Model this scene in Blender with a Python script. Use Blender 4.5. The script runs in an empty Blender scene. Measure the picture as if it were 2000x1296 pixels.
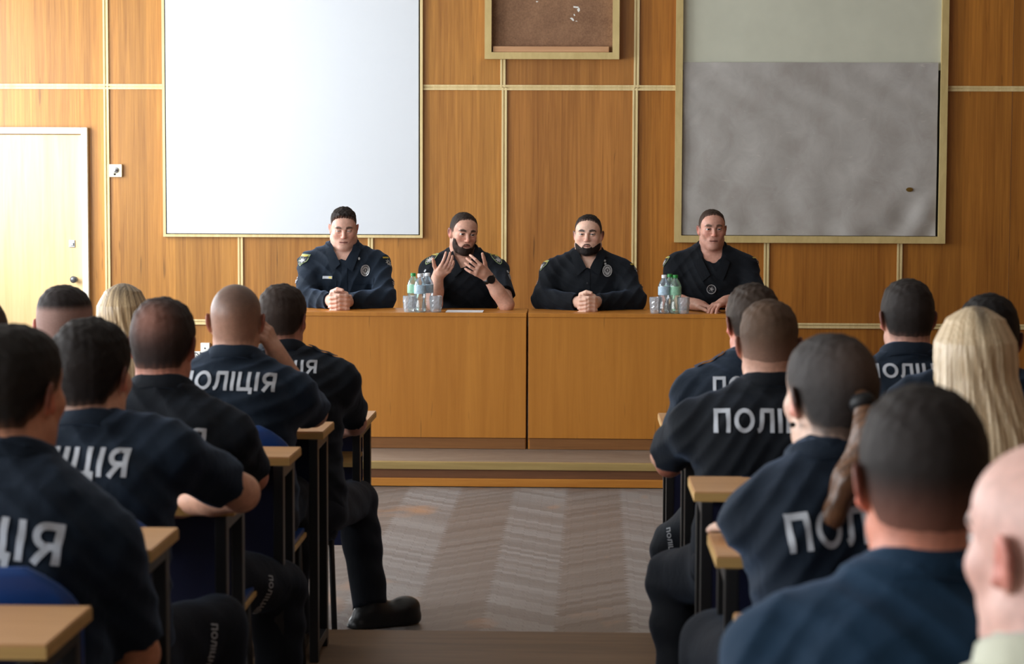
import bpy, bmesh, math, random
import numpy as np
from mathutils import Vector, Matrix
from mathutils.bvhtree import BVHTree
random.seed(7)
R = math.radians
SC = bpy.context.scene
COL = SC.collection
V = Vector

# ------------------------------------------------------------------ camera
FPX = 4500.0
cam_data = bpy.data.cameras.new('camera')
cam = bpy.data.objects.new('camera', cam_data)
COL.objects.link(cam)
cam_data.sensor_width = 36.0
cam_data.lens = FPX / 2000 * 36.0
cam_data.clip_end = 100
CAMROT = (Matrix.Rotation(math.atan(160 / FPX), 3, 'Z') @ Matrix.Rotation(R(90) - math.atan(353 / FPX), 3, 'X')
          @ Matrix.Rotation(R(0.2), 3, 'Z'))
CAMLOC = V((0, 0, 1.75))
cam.matrix_world = Matrix.Translation(CAMLOC) @ CAMROT.to_4x4()
cam_data.dof.use_dof = True
cam_data.dof.focus_distance = 12.6
cam_data.dof.aperture_fstop = 6.8
SC.camera = cam
SC.view_settings.view_transform = 'Standard'
SC.view_settings.look = 'None'
SC.view_settings.gamma = 1
SC.view_settings.exposure = 0.0


def ray(px, py):
    return CAMROT @ V(((px - 1000) / FPX, -(py - 648) / FPX, -1))


def at(px, py, Y):            # the point of the room that far down the hall seen at a photo position
    d = ray(px, py)
    return CAMLOC + d * (Y / d.y)


def onz(px, py, z):
    d = ray(px, py)
    return CAMLOC + d * ((z - CAMLOC.z) / d.z)


# ------------------------------------------------------------------ tags
def tag(o, label=None, cat=None, group=None, kind=None):
    if label: o['label'] = label
    if cat: o['category'] = cat
    if group: o['group'] = group
    if kind: o['kind'] = kind
    return o


def empty(name, loc, rz=0):
    o = bpy.data.objects.new(name, None)
    o.empty_display_size = .1
    COL.objects.link(o)
    o.location = loc
    o.rotation_euler = (0, 0, rz)
    return o


def link(name, me, m=None, parent=None):
    o = bpy.data.objects.new(name, me)
    COL.objects.link(o)
    if m is not None and not me.materials:
        me.materials.append(m)
    if parent is not None:
        o.parent = parent
    return o


# ------------------------------------------------------------------ mesh helpers
class MB:
    def __init__(s):
        s.bm = bmesh.new()

    def box(s, lo, hi, bev=0.0, rot=None, piv=None):
        lo, hi = V(lo), V(hi)
        c, d = (lo + hi) / 2, hi - lo
        g = bmesh.ops.create_cube(s.bm, size=1)['verts']
        for v in g:
            v.co = V((v.co.x * d.x, v.co.y * d.y, v.co.z * d.z))
        if bev > 0:
            ed = list({e for v in g for e in v.link_edges})
            r = bmesh.ops.bevel(s.bm, geom=ed, offset=min(bev, min(d) * .45), segments=2, affect='EDGES', profile=.7)
            g = list({v for f in r['faces'] for v in f.verts} | set(v for v in g if v.is_valid))
            # gather the whole island
            seen, st = set(g), list(g)
            while st:
                v = st.pop()
                for e in v.link_edges:
                    w = e.other_vert(v)
                    if w not in seen:
                        seen.add(w); st.append(w)
            g = list(seen)
        for v in g:
            if rot is not None:
                v.co = rot @ v.co
            v.co += c
        return s

    def bar(s, a, b, w, h, up=(0, 0, 1), bev=0.0):
        a, b = V(a), V(b)
        d = b - a
        L = d.length
        d.normalize()
        u = V(up)
        x = d.cross(u)
        if x.length < 1e-4:
            x = d.cross(V((1, 0, 0)))
        x.normalize()
        z = x.cross(d)
        M = Matrix((x, d, z)).transposed()
        c = (a + b) / 2
        n = MB()
        n.box((-w / 2, -L / 2, -h / 2), (w / 2, L / 2, h / 2), bev)
        for v in n.bm.verts:
            v.co = M @ v.co + c
        s.join(n)
        return s

    def join(s, o):
        me = bpy.data.meshes.new('tmp')
        o.bm.to_mesh(me)
        s.bm.from_mesh(me)
        bpy.data.meshes.remove(me)
        o.bm.free()

    def lathe(s, prof, c=(0, 0, 0), n=24, axis='z', fl=None):
        rings = []
        for k, (r, z) in enumerate(prof):
            ring = []
            for i in range(n):
                a = 2 * math.pi * i / n
                rr = r * (fl(i, k) if fl else 1)
                p = V((rr * math.cos(a), rr * math.sin(a), z))
                if axis == 'y': p = V((p.x, -p.z, p.y))
                if axis == 'x': p = V((p.z, p.x, p.y))
                ring.append(s.bm.verts.new(p + V(c)))
            rings.append(ring)
        for a, b in zip(rings, rings[1:]):
            for i in range(n):
                j = (i + 1) % n
                s.bm.faces.new((a[i], a[j], b[j], b[i]))
        for ring, fl_ in ((rings[0], True), (rings[-1], False)):
            s.bm.faces.new(ring[::-1] if fl_ else ring)
        return s

    def tube(s, pts, r, n=8):
        pts = [V(p) for p in pts]
        rings = []
        for i, p in enumerate(pts):
            d = (pts[min(i + 1, len(pts) - 1)] - pts[max(i - 1, 0)]).normalized()
            x = d.cross(V((0, 0, 1)))
            if x.length < 1e-3: x = d.cross(V((1, 0, 0)))
            x.normalize()
            y = d.cross(x)
            rr = r[i] if isinstance(r, (list, tuple)) else r
            rings.append([s.bm.verts.new(p + (x * math.cos(2 * math.pi * k / n) + y * math.sin(2 * math.pi * k / n)) * rr) for k in range(n)])
        for a, b in zip(rings, rings[1:]):
            for i in range(n):
                j = (i + 1) % n
                s.bm.faces.new((a[i], a[j], b[j], b[i]))
        s.bm.faces.new(rings[0][::-1]); s.bm.faces.new(rings[-1])
        return s

    def poly(s, pts):
        s.bm.faces.new([s.bm.verts.new(V(p)) for p in pts])
        return s

    def build(s, name, m, parent=None, smooth=False):
        bmesh.ops.recalc_face_normals(s.bm, faces=s.bm.faces)
        me = bpy.data.meshes.new(name)
        s.bm.to_mesh(me)
        s.bm.free()
        if smooth:
            me.polygons.foreach_set('use_smooth', [True] * len(me.polygons))
        return link(name, me, m, parent)


# ------------------------------------------------------------------ materials
def s2l(c):
    return tuple(((v / 255) / 12.92 if v / 255 <= .04045 else ((v / 255 + .055) / 1.055) ** 2.4) for v in c)


class NT:
    def __init__(s, name):
        s.m = bpy.data.materials.new(name)
        s.m.use_nodes = True
        s.t = s.m.node_tree
        s.n = s.t.nodes
        s.p = s.n['Principled BSDF']
        s.out = s.n['Material Output']

    def new(s, ty, **kw):
        nd = s.n.new(ty)
        for k, v in kw.items():
            setattr(nd, k, v)
        return nd

    def l(s, a, b):
        s.t.links.new(a, b)

    def math(s, op, a, b=None, c=None):
        nd = s.new('ShaderNodeMath', operation=op)
        for i, v in enumerate((a, b, c)):
            if v is None: continue
            if isinstance(v, (int, float)): nd.inputs[i].default_value = v
            else: s.l(v, nd.inputs[i])
        return nd.outputs[0]

    def noise(s, vec, scale, detail=4, rough=.55, dist=0):
        nd = s.new('ShaderNodeTexNoise')
        nd.inputs['Scale'].default_value = scale
        nd.inputs['Detail'].default_value = detail
        nd.inputs['Roughness'].default_value = rough
        nd.inputs['Distortion'].default_value = dist
        if vec is not None: s.l(vec, nd.inputs['Vector'])
        return nd.outputs[0]

    def ramp(s, fac, stops):
        nd = s.new('ShaderNodeValToRGB')
        el = nd.color_ramp.elements
        while len(el) < len(stops): el.new(.5)
        for e, (p, c) in zip(el, stops):
            e.position = p
            e.color = (*c, 1)
        s.l(fac, nd.inputs[0])
        return nd.outputs[0]

    def mix(s, fac, a, b, mode='MIX'):
        nd = s.new('ShaderNodeMix', data_type='RGBA', blend_type=mode)
        for sock, v in ((nd.inputs[0], fac), (nd.inputs[6], a), (nd.inputs[7], b)):
            if isinstance(v, (int, float)): sock.default_value = v
            elif isinstance(v, tuple): sock.default_value = (*v, 1)
            else: s.l(v, sock)
        return nd.outputs[2]

    def coord(s, scale=(1, 1, 1), kind='Object'):
        tc = s.new('ShaderNodeTexCoord')
        mp = s.new('ShaderNodeMapping')
        mp.inputs['Scale'].default_value = scale
        s.l(tc.outputs[kind], mp.inputs[0])
        return mp.outputs[0]

    def bump(s, h, strength=.3, dist=.01):
        nd = s.new('ShaderNodeBump')
        nd.inputs['Strength'].default_value = strength
        nd.inputs['Distance'].default_value = dist
        s.l(h, nd.inputs['Height'])
        s.l(nd.outputs[0], s.p.inputs['Normal'])

    def base(s, c):
        if isinstance(c, tuple): s.p.inputs['Base Color'].default_value = (*c, 1)
        else: s.l(c, s.p.inputs['Base Color'])

    def rough(s, r):
        if isinstance(r, (int, float)): s.p.inputs['Roughness'].default_value = r
        else: s.l(r, s.p.inputs['Roughness'])


M = {}


def simple(name, rgb, rough=.6, metal=0, spec=None, var=.06, scale=30):
    t = NT(name)
    c = s2l(rgb)
    n = t.noise(t.coord(), scale, 3)
    t.base(t.ramp(n, [(.3, tuple(v * (1 - var) for v in c)), (.7, tuple(min(1, v * (1 + var)) for v in c))]))
    t.rough(rough)
    t.p.inputs['Metallic'].default_value = metal
    if spec is not None: t.p.inputs['Specular IOR Level'].default_value = spec
    M[name] = t.m
    return t.m


def wood(name, dark, light, grain=(60, 60, 1.6), rough=.45, tint=False, bump=.15, marks=.0):
    t = NT(name)
    co = t.coord(grain)
    a = t.noise(co, 1.0, 6, .6, .6)
    b = t.noise(t.coord(tuple(g * .18 for g in grain)), 1.0, 3, .5, .4)
    f = t.math('ADD', t.math('MULTIPLY', a, .6), t.math('MULTIPLY', b, .4))
    c = t.ramp(f, [(.3, s2l(dark)), (.68, s2l(light))])
    # vertical bands of veneer
    sx = t.new('ShaderNodeSeparateXYZ')
    t.l(t.coord((1, 1, 1)), sx.inputs[0])
    if marks:
        sp = t.noise(t.coord((26, 26, 2.5)), 1.0, 2, .5, .2)
        c = t.mix(t.ramp(sp, [(.70, (0, 0, 0)), (.76, (marks,) * 3)]), c, s2l(tuple(v * .55 for v in dark)))
    if tint:
        band = t.new('ShaderNodeTexWhiteNoise', noise_dimensions='1D')
        t.l(t.math('FLOOR', t.math('MULTIPLY', sx.outputs[0], 5.3)), band.inputs['W'])
        v = t.math('MULTIPLY_ADD', band.outputs[0], .22, .89)
        cm = t.new('ShaderNodeCombineXYZ')
        for i in range(3): t.l(v, cm.inputs[i])
        c = t.mix(1.0, c, cm.outputs[0], 'MULTIPLY')
        at_ = t.new('ShaderNodeAttribute', attribute_name='tint')
        c = t.mix(1.0, c, at_.outputs['Color'], 'MULTIPLY')
    t.base(c)
    t.rough(rough)
    if bump: t.bump(f, bump, .004)
    M[name] = t.m
    return t.m


wood('veneer', (134, 84, 33), (186, 129, 61), tint=True, rough=.36, marks=.55)
wood('desk_veneer', (172, 108, 34), (196, 130, 50), grain=(26, 26, 1.2), rough=.38, marks=.35)
wood('kick_wood', (120, 76, 36), (150, 100, 52), grain=(2, 60, 60), rough=.5)
wood('batten', (196, 172, 118), (226, 206, 156), grain=(40, 40, 3), rough=.45, bump=.05)
wood('board_frame', (176, 152, 98), (204, 182, 126), grain=(20, 20, 6), rough=.45, bump=.05)
wood('door_wood', (214, 176, 122), (234, 204, 154), grain=(24, 24, 1.2), rough=.34)
wood('table_wood', (190, 140, 92), (214, 166, 118), grain=(3, 60, 60), rough=.4)
wood('table_edge', (176, 136, 78), (206, 168, 104), grain=(3, 60, 60), rough=.5)
wood('orange_board', (176, 106, 32), (206, 140, 56), grain=(2, 40, 40), rough=.45)
wood('dark_board', (92, 56, 30), (124, 78, 42), grain=(2, 40, 40), rough=.6)
wood('nosing', (150, 124, 74), (180, 154, 98), grain=(2, 40, 40), rough=.4)
wood('ledge_wood', (176, 130, 92), (206, 160, 118), grain=(2, 30, 30), rough=.6)
wood('podium_top', (116, 100, 88), (146, 130, 116), grain=(14, 60, 20), rough=.5)
simple('door_paint', (226, 222, 210), .4)
simple('white_paint', (214, 212, 206), .8, var=.03, scale=6)
simple('side_wood', (120, 82, 46), .5, var=.1, scale=5)
simple('grey_paint', (150, 150, 146), .9, var=.03, scale=5)
simple('plastic_white', (226, 226, 222), .4, var=.02)
simple('cream_plastic', (220, 212, 186), .4, var=.03)
simple('black_metal', (20, 20, 22), .42, var=.1)
simple('grey_metal', (96, 98, 102), .38, .5)
simple('chrome', (190, 192, 196), .25, 1.0)
simple('brass', (150, 120, 60), .35, .9)
simple('dark_gap', (18, 13, 9), .9)
simple('blue_plastic', (18, 60, 124), .38, var=.12, scale=8)
simple('navy_panel', (12, 20, 58), .5, var=.12, scale=8)
simple('paper', (232, 234, 238), .8, var=.01)
simple('cap_green', (24, 128, 50), .4)
simple('cap_white', (220, 224, 230), .4)
simple('label_blue', (166, 190, 208), .5, var=.25, scale=60)
simple('label_green', (140, 190, 160), .5, var=.2, scale=60)
simple('print_white', (176, 180, 188), .7, var=.04, scale=200)
simple('silver', (188, 190, 194), .35, .6, var=.15, scale=120)
simple('dark_print', (24, 26, 34), .6)
simple('yellow_print', (190, 170, 70), .6)
simple('green_print', (150, 168, 120), .6)
simple('boot_leather', (14, 13, 14), .4, var=.2)
simple('watch_black', (12, 12, 14), .35)
simple('bracelet_brown', (70, 44, 30), .5)
simple('hair_band', (14, 14, 18), .6)


def fabric(name, rgb, rough=.85, sheen=.25):
    t = NT(name)
    c = s2l(rgb)
    n = t.noise(t.coord(), 6, 4)
    t.base(t.ramp(n, [(.3, tuple(v * .8 for v in c)), (.7, tuple(v * 1.2 for v in c))]))
    t.rough(rough)
    t.p.inputs['Specular IOR Level'].default_value = .25
    t.p.inputs['Sheen Weight'].default_value = sheen
    t.p.inputs['Sheen Roughness'].default_value = .45
    t.p.inputs['Sheen Tint'].default_value = (.35, .5, .8, 1)
    w = t.noise(t.coord(), 420, 2)
    f = t.noise(t.coord((1, 1, .6)), 17, 4, .6, .8)
    t.bump(t.math('ADD', t.math('MULTIPLY', w, .12), f), .28, .012)
    M[name] = t.m
    return t.m


fabric('uniform', (12, 24, 37))
fabric('uniform_black', (9, 14, 21), sheen=.12)
fabric('uniform_blue', (15, 42, 64), sheen=.2)
fabric('trouser_cloth', (14, 18, 26), sheen=.1)
fabric('cream_cloth', (200, 200, 180))


def attr_mat(name, rough, bump_scale=0, bump=.0, sss=0, aniso=(1, 1, 1), spec=.4):
    t = NT(name)
    a = t.new('ShaderNodeAttribute', attribute_name='Col')
    c = a.outputs['Color']
    n = t.noise(t.coord(aniso), bump_scale or 40, 4, .6)
    c = t.mix(1.0, c, t.ramp(n, [(.3, (.86,) * 3), (.7, (1.1,) * 3)]), 'MULTIPLY')
    t.base(c)
    t.rough(rough)
    t.p.inputs['Specular IOR Level'].default_value = spec
    if sss:
        t.p.inputs['Subsurface Weight'].default_value = sss
        t.p.inputs['Subsurface Radius'].default_value = (.012, .004, .002)
        t.p.inputs['Subsurface Scale'].default_value = 1.0
    if bump: t.bump(n, bump, .004)
    M[name] = t.m
    return t.m


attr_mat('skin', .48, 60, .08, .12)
attr_mat('hair', .62, 420, .6, 0, (1, 1, .5), .18)
attr_mat('long_hair', .38, 60, .45, 0, (3, 3, .12), .5)
attr_mat('eye', .15, 0, 0, 0, (1, 1, 1), .5)


def glassy(name, tint, diff=.12, rough=.06):
    t = NT(name)
    tr = t.new('ShaderNodeBsdfTransparent')
    tr.inputs[0].default_value = (*tint, 1)
    gl = t.new('ShaderNodeBsdfGlossy')
    gl.inputs['Roughness'].default_value = rough
    df = t.new('ShaderNodeBsdfDiffuse')
    df.inputs[0].default_value = (.8, .84, .9, 1)
    fr = t.new('ShaderNodeLayerWeight')
    fr.inputs[0].default_value = .42
    m1 = t.new('ShaderNodeMixShader')
    m1.inputs[0].default_value = diff
    t.l(tr.outputs[0], m1.inputs[1]); t.l(df.outputs[0], m1.inputs[2])
    m2 = t.new('ShaderNodeMixShader')
    t.l(t.math('MINIMUM', fr.outputs['Fresnel'], .75), m2.inputs[0])
    t.l(m1.outputs[0], m2.inputs[1]); t.l(gl.outputs[0], m2.inputs[2])
    t.l(m2.outputs[0], t.out.inputs[0])
    M[name] = t.m
    return t.m


glassy('bottle_plastic', (.90, .94, .98), .10)
glassy('bottle_plastic_green', (.80, .95, .86), .10)
glassy('crystal', (.94, .96, .98), .24, .06)
# ------------------------------------------------------------------ the hall
YW = 15.5                       # front wall
XL, XR, YB, ZC = -4.7, 4.7, -1.6, 3.7
RNG = random.Random(5)


def wz(py): return at(1000, py, YW).z
def wx(px, py=300): return at(px, py, YW).x


def setting(o, kind='structure'):
    o['kind'] = kind
    return o


# front wall: veneered panels
bm = bmesh.new()
lay = bm.verts.layers.float_color.new('tint')
cols = [XL, wx(210), wx(470), wx(724), wx(985), wx(1240), wx(1497), wx(1757), wx(1975), XR]
rows = [0.0, wz(632), wz(171), ZC]
for i in range(len(cols) - 1):
    for j in range(3):
        b = MB()
        b.box((cols[i] + .001, YW, rows[j] + .001), (cols[i + 1] - .001, YW + .03, rows[j + 1] - .001))
        k = RNG.uniform(.92, 1.06)
        t = (k, k * (1 - .02 * RNG.random()), k * (1 - .05 * RNG.random()), 1)
        if i >= 5: t = (t[0] * .97, t[1] * .87, t[2] * .62, 1)
        if i == 0: t = (t[0] * 1.10, t[1] * 1.14, t[2] * 1.08, 1)  # first column brightened: window light painted into its tint
        if i in (1, 2, 3): t = (t[0] * 1.0, t[1] * 1.03, t[2] * 1.0, 1)
        if i == 4: t = (t[0] * .94, t[1] * .90, t[2] * .92, 1)
        if i == 8: t = (t[0] * .82, t[1] * .8, t[2] * .78, 1)
        mp = {}
        for v in b.bm.verts:
            w = bm.verts.new(v.co); w[lay] = t; mp[v] = w
        for f in b.bm.faces:
            bm.faces.new([mp[v] for v in f.verts])
        b.bm.free()
bmesh.ops.recalc_face_normals(bm, faces=bm.faces)
me = bpy.data.meshes.new('wall_front'); bm.to_mesh(me); bm.free()
setting(link('wall_front', me, M['veneer']))

# other walls, ceiling
b = MB(); b.box((XL - .2, YB - .2, ZC), (XR + .2, YW + .03, ZC + .1)); setting(b.build('ceiling', M['white_paint']))
b = MB(); b.box((XR, YB, -.05), (XR + .1, YW + .03, ZC)); setting(b.build('wall_right', M['side_wood']))
b = MB(); b.box((XL - .1, YB - .1, -.05), (XR + .1, YB, ZC)); setting(b.build('wall_back', M['grey_paint']))
# window wall on the left
WIN = [(11.9, 14.9), (8.0, 10.9), (4.1, 7.0), (.2, 3.1)]
WZ0, WZ1 = .95, 3.1
b = MB()
b.box((XL - .25, YB, -.05), (XL, YW + .03, WZ0))
b.box((XL - .25, YB, WZ1), (XL, YW + .03, ZC))
ys = [YB] + [v for w in sorted(WIN) for v in w] + [YW + .03]
for k in range(0, len(ys), 2):
    b.box((XL - .25, ys[k], WZ0), (XL, ys[k + 1], WZ1))
setting(b.build('wall_left', M['white_paint']))
for n, (y0, y1) in enumerate(WIN):
    b = MB()
    X0, X1 = XL - .2, XL - .14
    for (a, c) in ((y0, y0 + .06), ((y0 + y1) / 2 - .04, (y0 + y1) / 2 + .04), (y1 - .06, y1)):
        b.box((X0, a, WZ0), (X1, c, WZ1))
    for (a, c) in ((WZ0, WZ0 + .06), (WZ1 - .06, WZ1), (2.4, 2.46)):
        b.box((X0, y0, a), (X1, y1, c))
    setting(b.build('window_%d' % (n + 1), M['door_paint']))
    L = bpy.data.lights.new('daylight', 'AREA')
    L.shape = 'RECTANGLE'; L.size = WZ1 - WZ0 - .1; L.size_y = y1 - y0 - .1
    L.energy = (345, 190, 230, 220)[n]
    L.color = (.93, .97, 1.0)
    lo = bpy.data.objects.new('daylight', L); COL.objects.link(lo)
    lo.location = (XL - .3, (y0 + y1) / 2, (WZ0 + WZ1) / 2)
    lo.rotation_euler = (0, R(-90), 0)

# floor: herringbone parquet on the low level, platforms stepping up to the back rows
YP1, YP2, ZP1, ZP2 = 7.65, 4.85, .14, .24
t = NT('parquet')
sx = t.new('ShaderNodeSeparateXYZ')
t.l(t.coord(), sx.inputs[0])
S_ = .274
xx, yy = sx.outputs[0], sx.outputs[1]
tri = t.math('PINGPONG', t.math('ADD', yy, 40), .03)
u = t.math('DIVIDE', t.math('ADD', t.math('ADD', xx, .407 + 41 * S_), t.math('MULTIPLY_ADD', tri, .8, -.012)), S_)
strip = t.math('FLOOR', u)
par = t.math('FLOORED_MODULO', strip, 2.0)
sg = t.math('MULTIPLY_ADD', par, 2.0, -1.0)
fr = t.math('SUBTRACT', t.math('FRACT', u), .5)
v = t.math('ADD', t.math('MULTIPLY', sg, t.math('MULTIPLY', fr, S_)), t.math('ADD', yy, 40))
vv = t.math('DIVIDE', v, .06)
plank = t.math('FLOOR', vv)
wn = t.new('ShaderNodeTexWhiteNoise', noise_dimensions='2D')
cm = t.new('ShaderNodeCombineXYZ'); t.l(strip, cm.inputs[0]); t.l(plank, cm.inputs[1]); t.l(cm.outputs[0], wn.inputs['Vector'])
cg = t.new('ShaderNodeCombineXYZ')
t.l(t.math('MULTIPLY', v, 190), cg.inputs[1]); t.l(t.math('MULTIPLY', xx, 6), cg.inputs[0]); t.l(strip, cg.inputs[2])
grain = t.noise(cg.outputs[0], 1.0, 4)
tone = t.math('ADD', t.math('MULTIPLY', wn.outputs[0], .34), t.math('MULTIPLY', grain, .62))
c = t.ramp(tone, [(.15, s2l((102, 96, 93))), (.48, s2l((128, 123, 121))), (.82, s2l((150, 147, 146)))])
dk = t.ramp(par, [(.2, (.78, .74, .71)), (.8, (1.0, 1.03, 1.05))])  # alternate strips lighter and darker: sheen of the grain direction painted in
c = t.mix(1.0, c, dk, 'MULTIPLY')
# worn patches where bare orange wood shows
wear = t.noise(t.coord((1.5, 1.1, 1)), 1.0, 3, .6, .3)
c = t.mix(t.ramp(wear, [(.62, (0, 0, 0)), (.70, (.6, .6, .6))]), c, s2l((176, 128, 90)))
edge = t.math('ABSOLUTE', t.math('SUBTRACT', t.math('FRACT', vv), .5))
sc_ = t.noise(t.coord((3, 3, 1)), 1.0, 2)
c = t.mix(t.math('MULTIPLY', t.math('GREATER_THAN', edge, .475), t.math('MULTIPLY', sc_, .8)), c, s2l((62, 48, 40)))
t.base(c)
t.rough(.42)
t.bump(tone, .02, .002)
M['parquet'] = t.m
wood('platform_wood', (88, 66, 46), (128, 100, 74), grain=(2, 22, 22), rough=.5)
YP0 = onz(1000, 951, 0).y
b = MB(); b.box((XL - .2, YP1 - .1, -.1), (XR + .1, YW + .03, 0)); setting(b.build('floor', M['parquet']))
b = MB(); b.box((XL, YP2 - .05, -.1), (XR, YP1, ZP1), .004); setting(b.build('floor_platform', M['platform_wood']))
b = MB(); b.box((XL, YB, -.1), (XR, YP2, ZP2), .004); setting(b.build('floor_platform', M['platform_wood']))

# low stage under the long desk
ZS = .13
YE = onz(1000, 903, ZS).y
stage_x0, stage_x1 = -2.5, 3.0
st = empty('stage', ((stage_x0 + stage_x1) / 2, YE, 0))
tag(st, 'low wooden stage along the front wall carrying the long desk', 'stage')
def P(o, name, lo, hi, m, bev=.003, parent=None, off=None):
    bb = MB(); l = V(off if off is not None else o.location)
    bb.box(V(lo) - l, V(hi) - l, bev)
    return bb.build(name, M[m], parent or o)
P(st, 'stage_floor', (stage_x0, YE + .012, .02), (stage_x1, YW - .012, ZS - .001), 'podium_top')
P(st, 'nosing', (stage_x0, YE - .012, ZS - .038), (stage_x1, YE + .02, ZS + .002), 'nosing', .006)
P(st, 'riser', (stage_x0, YE + .002, .04), (stage_x1, YE + .03, ZS - .036), 'dark_board')
P(st, 'base_board', (stage_x0, YE - .008, .003), (stage_x1, YE + .012, .046), 'orange_board', .005)


# trims on the wall
NTRIM = [0]
def trim(x0, z0, x1, z1, w=.036):
    """double batten with a dark groove between its two ribs"""
    NTRIM[0] += 1
    b = MB()
    if abs(x1 - x0) < abs(z1 - z0):
        for s in (-1, 1):
            b.box((x0 + s * w * .31 - w * .19, YW - .013, z0), (x0 + s * w * .31 + w * .19, YW, z1), .003)
        b.box((x0 - w * .14, YW - .006, z0), (x0 + w * .14, YW, z1))
    else:
        for s in (-1, 1):
            b.box((x0, YW - .0125, z0 + s * w * .31 - w * .19), (x1, YW, z0 + s * w * .31 + w * .19), .003)
        b.box((x0, YW - .0055, z0 - w * .14), (x1, YW, z0 + w * .14))
    return setting(b.build('trim_%d' % NTRIM[0], M['batten']))


zt, zr = wz(171), wz(632)
wb = [wx(319), wx(826), wz(465)]          # whiteboard frame: left, right, bottom
rb = [wx(1318), wx(1847), wz(471)]        # covered board
nb = [wx(947), wx(1208), wz(116)]         # niche
trim(XL, zt, wb[0], zt)
trim(wb[1], zt, rb[0], zt)
trim(rb[1], zt, XR, zt)
trim(XL, zr, XR, zr)
for px in (209,):
    trim(wx(px), zr, wx(px), zt); trim(wx(px), zt, wx(px), ZC)
trim(wx(985), zr, wx(985), zt); trim(wx(982), zt, wx(982), nb[2])
trim(wx(1240), zr, wx(1240), zt); trim(wx(1242), zt, wx(1242), ZC)
for px in (470, 724): trim(wx(px, 500), zr, wx(px, 500), wb[2])
for px in (1497, 1757): trim(wx(px, 500), zr, wx(px, 500), rb[2])


def frame4(o, x0, x1, z0, z1, w, d, m, name='frame', top=True):
    l = o.location
    b = MB()
    def mit(pts):
        f = [b.bm.verts.new(V((p[0], YW - d, p[1])) - l) for p in pts]
        g = [b.bm.verts.new(V((p[0], YW - .002, p[1])) - l) for p in pts]
        b.bm.faces.new(f); b.bm.faces.new(g[::-1])
        for i in range(4):
            j = (i + 1) % 4
            b.bm.faces.new((f[j], f[i], g[i], g[j]))
    mit([(x0, z0), (x1, z0), (x1 - w, z0 + w), (x0 + w, z0 + w)])
    mit([(x0, z1), (x0, z0), (x0 + w, z0 + w), (x0 + w, z1 - w)])
    mit([(x1, z0), (x1, z1), (x1 - w, z1 - w), (x1 - w, z0 + w)])
    mit([(x1, z1), (x0, z1), (x0 + w, z1 - w), (x1 - w, z1 - w)])
    return b.build(name, M[m], o)


# whiteboard
t = NT('whiteboard_face'); t.base(s2l((208, 213, 220))); t.rough(.32); M['whiteboard_face'] = t.m
wbo = empty('whiteboard', ((wb[0] + wb[1]) / 2, YW, wb[2]))
tag(wbo, 'large blank whiteboard in a thin pale frame on the panelled wall', 'whiteboard')
frame4(wbo, wb[0], wb[1], wb[2], 3.3, .018, .028, 'batten')
P(wbo, 'backing', (wb[0] + .016, YW - .014, wb[2] + .016), (wb[1] - .016, YW - .003, 3.285), 'dark_gap', 0)
P(wbo, 'writing_surface', (wb[0] + .023, YW - .022, wb[2] + .023), (wb[1] - .027, YW - .012, 3.28), 'whiteboard_face', .002)

# covered board on the right
t = NT('grey_film')
n1 = t.noise(t.coord((1.2, 1, 1.2)), 1.0, 6, .6, .3)
n2 = t.noise(t.coord((7, 1, 6)), 1.0, 6, .7, .8)
c = t.ramp(t.math('ADD', t.math('MULTIPLY', n1, .6), t.math('MULTIPLY', n2, .4)),
           [(.3, s2l((148, 140, 134))), (.5, s2l((166, 162, 158))), (.7, s2l((184, 180, 176)))])
sc_ = t.noise(t.coord((7, 1, 22)), 1.0, 2, .5, 2.5)
c = t.mix(t.ramp(sc_, [(.70, (0, 0, 0)), (.76, (.5, .5, .5))]), c, s2l((190, 184, 178)))
t.base(c); t.rough(.42); t.bump(n2, .1, .01)
M['grey_film'] = t.m
simple('board_green', (196, 197, 180), .45, var=.05, scale=4)
rbo = empty('covered_board', ((rb[0] + rb[1]) / 2, YW, rb[2]))
tag(rbo, 'big framed board covered with wrinkled grey film on the right', 'board')
frame4(rbo, rb[0], rb[1], rb[2], 3.35, .046, .05, 'board_frame')
P(rbo, 'upper_panel', (rb[0] + .044, YW - .012, wz(121) - .05), (rb[1] - .044, YW - .003, 3.3), 'board_green', .001)
# film sheet as a wrinkled grid
fx0, fx1, fz0, fz1 = rb[0] + .05, rb[1] - .062, rb[2] + .05, wz(121)
NX, NZ = 90, 64
b = MB(); g = []
for j in range(NZ + 1):
    row = []
    for i in range(NX + 1):
        a, c_ = i / NX, j / NZ
        x, z = fx0 + (fx1 - fx0) * a, fz0 + (fz1 - fz0) * c_
        d = .004 * math.sin(9 * a + 5 * c_) * math.sin(7 * c_ + 2 * a) + .0025 * math.sin(30 * a + 12 * c_ + 3 * math.sin(8 * c_))
        low = max(0, 1 - c_ * 3.2)
        right = max(0, min(1, (a - .45) * 4))
        d += .012 * low * right * math.sin(26 * (a - .6 * c_) + 4 * math.sin(6 * a))
        d += .004 * low * math.sin(40 * a)
        row.append(b.bm.verts.new(V((x, YW - .026 - d, z)) - rbo.location))
    g.append(row)
for j in range(NZ):
    for i in range(NX):
        b.bm.faces.new((g[j][i], g[j][i + 1], g[j + 1][i + 1], g[j + 1][i]))
film = b.build('grey_film', M['grey_film'], rbo, True)
film['label'] = 'wrinkled grey film'
hc = at(1775, 370, YW)
b = MB(); b.lathe([(.001, 0), (.018, .001), (.021, .003), (.001, .004)], (0, 0, 0), 14, 'y')
h = b.build('tear_hole', M['brass'], rbo); h.location = V((hc.x, YW - .032, hc.z)) - rbo.location; h.scale = (1.1, 1, .7)
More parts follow.
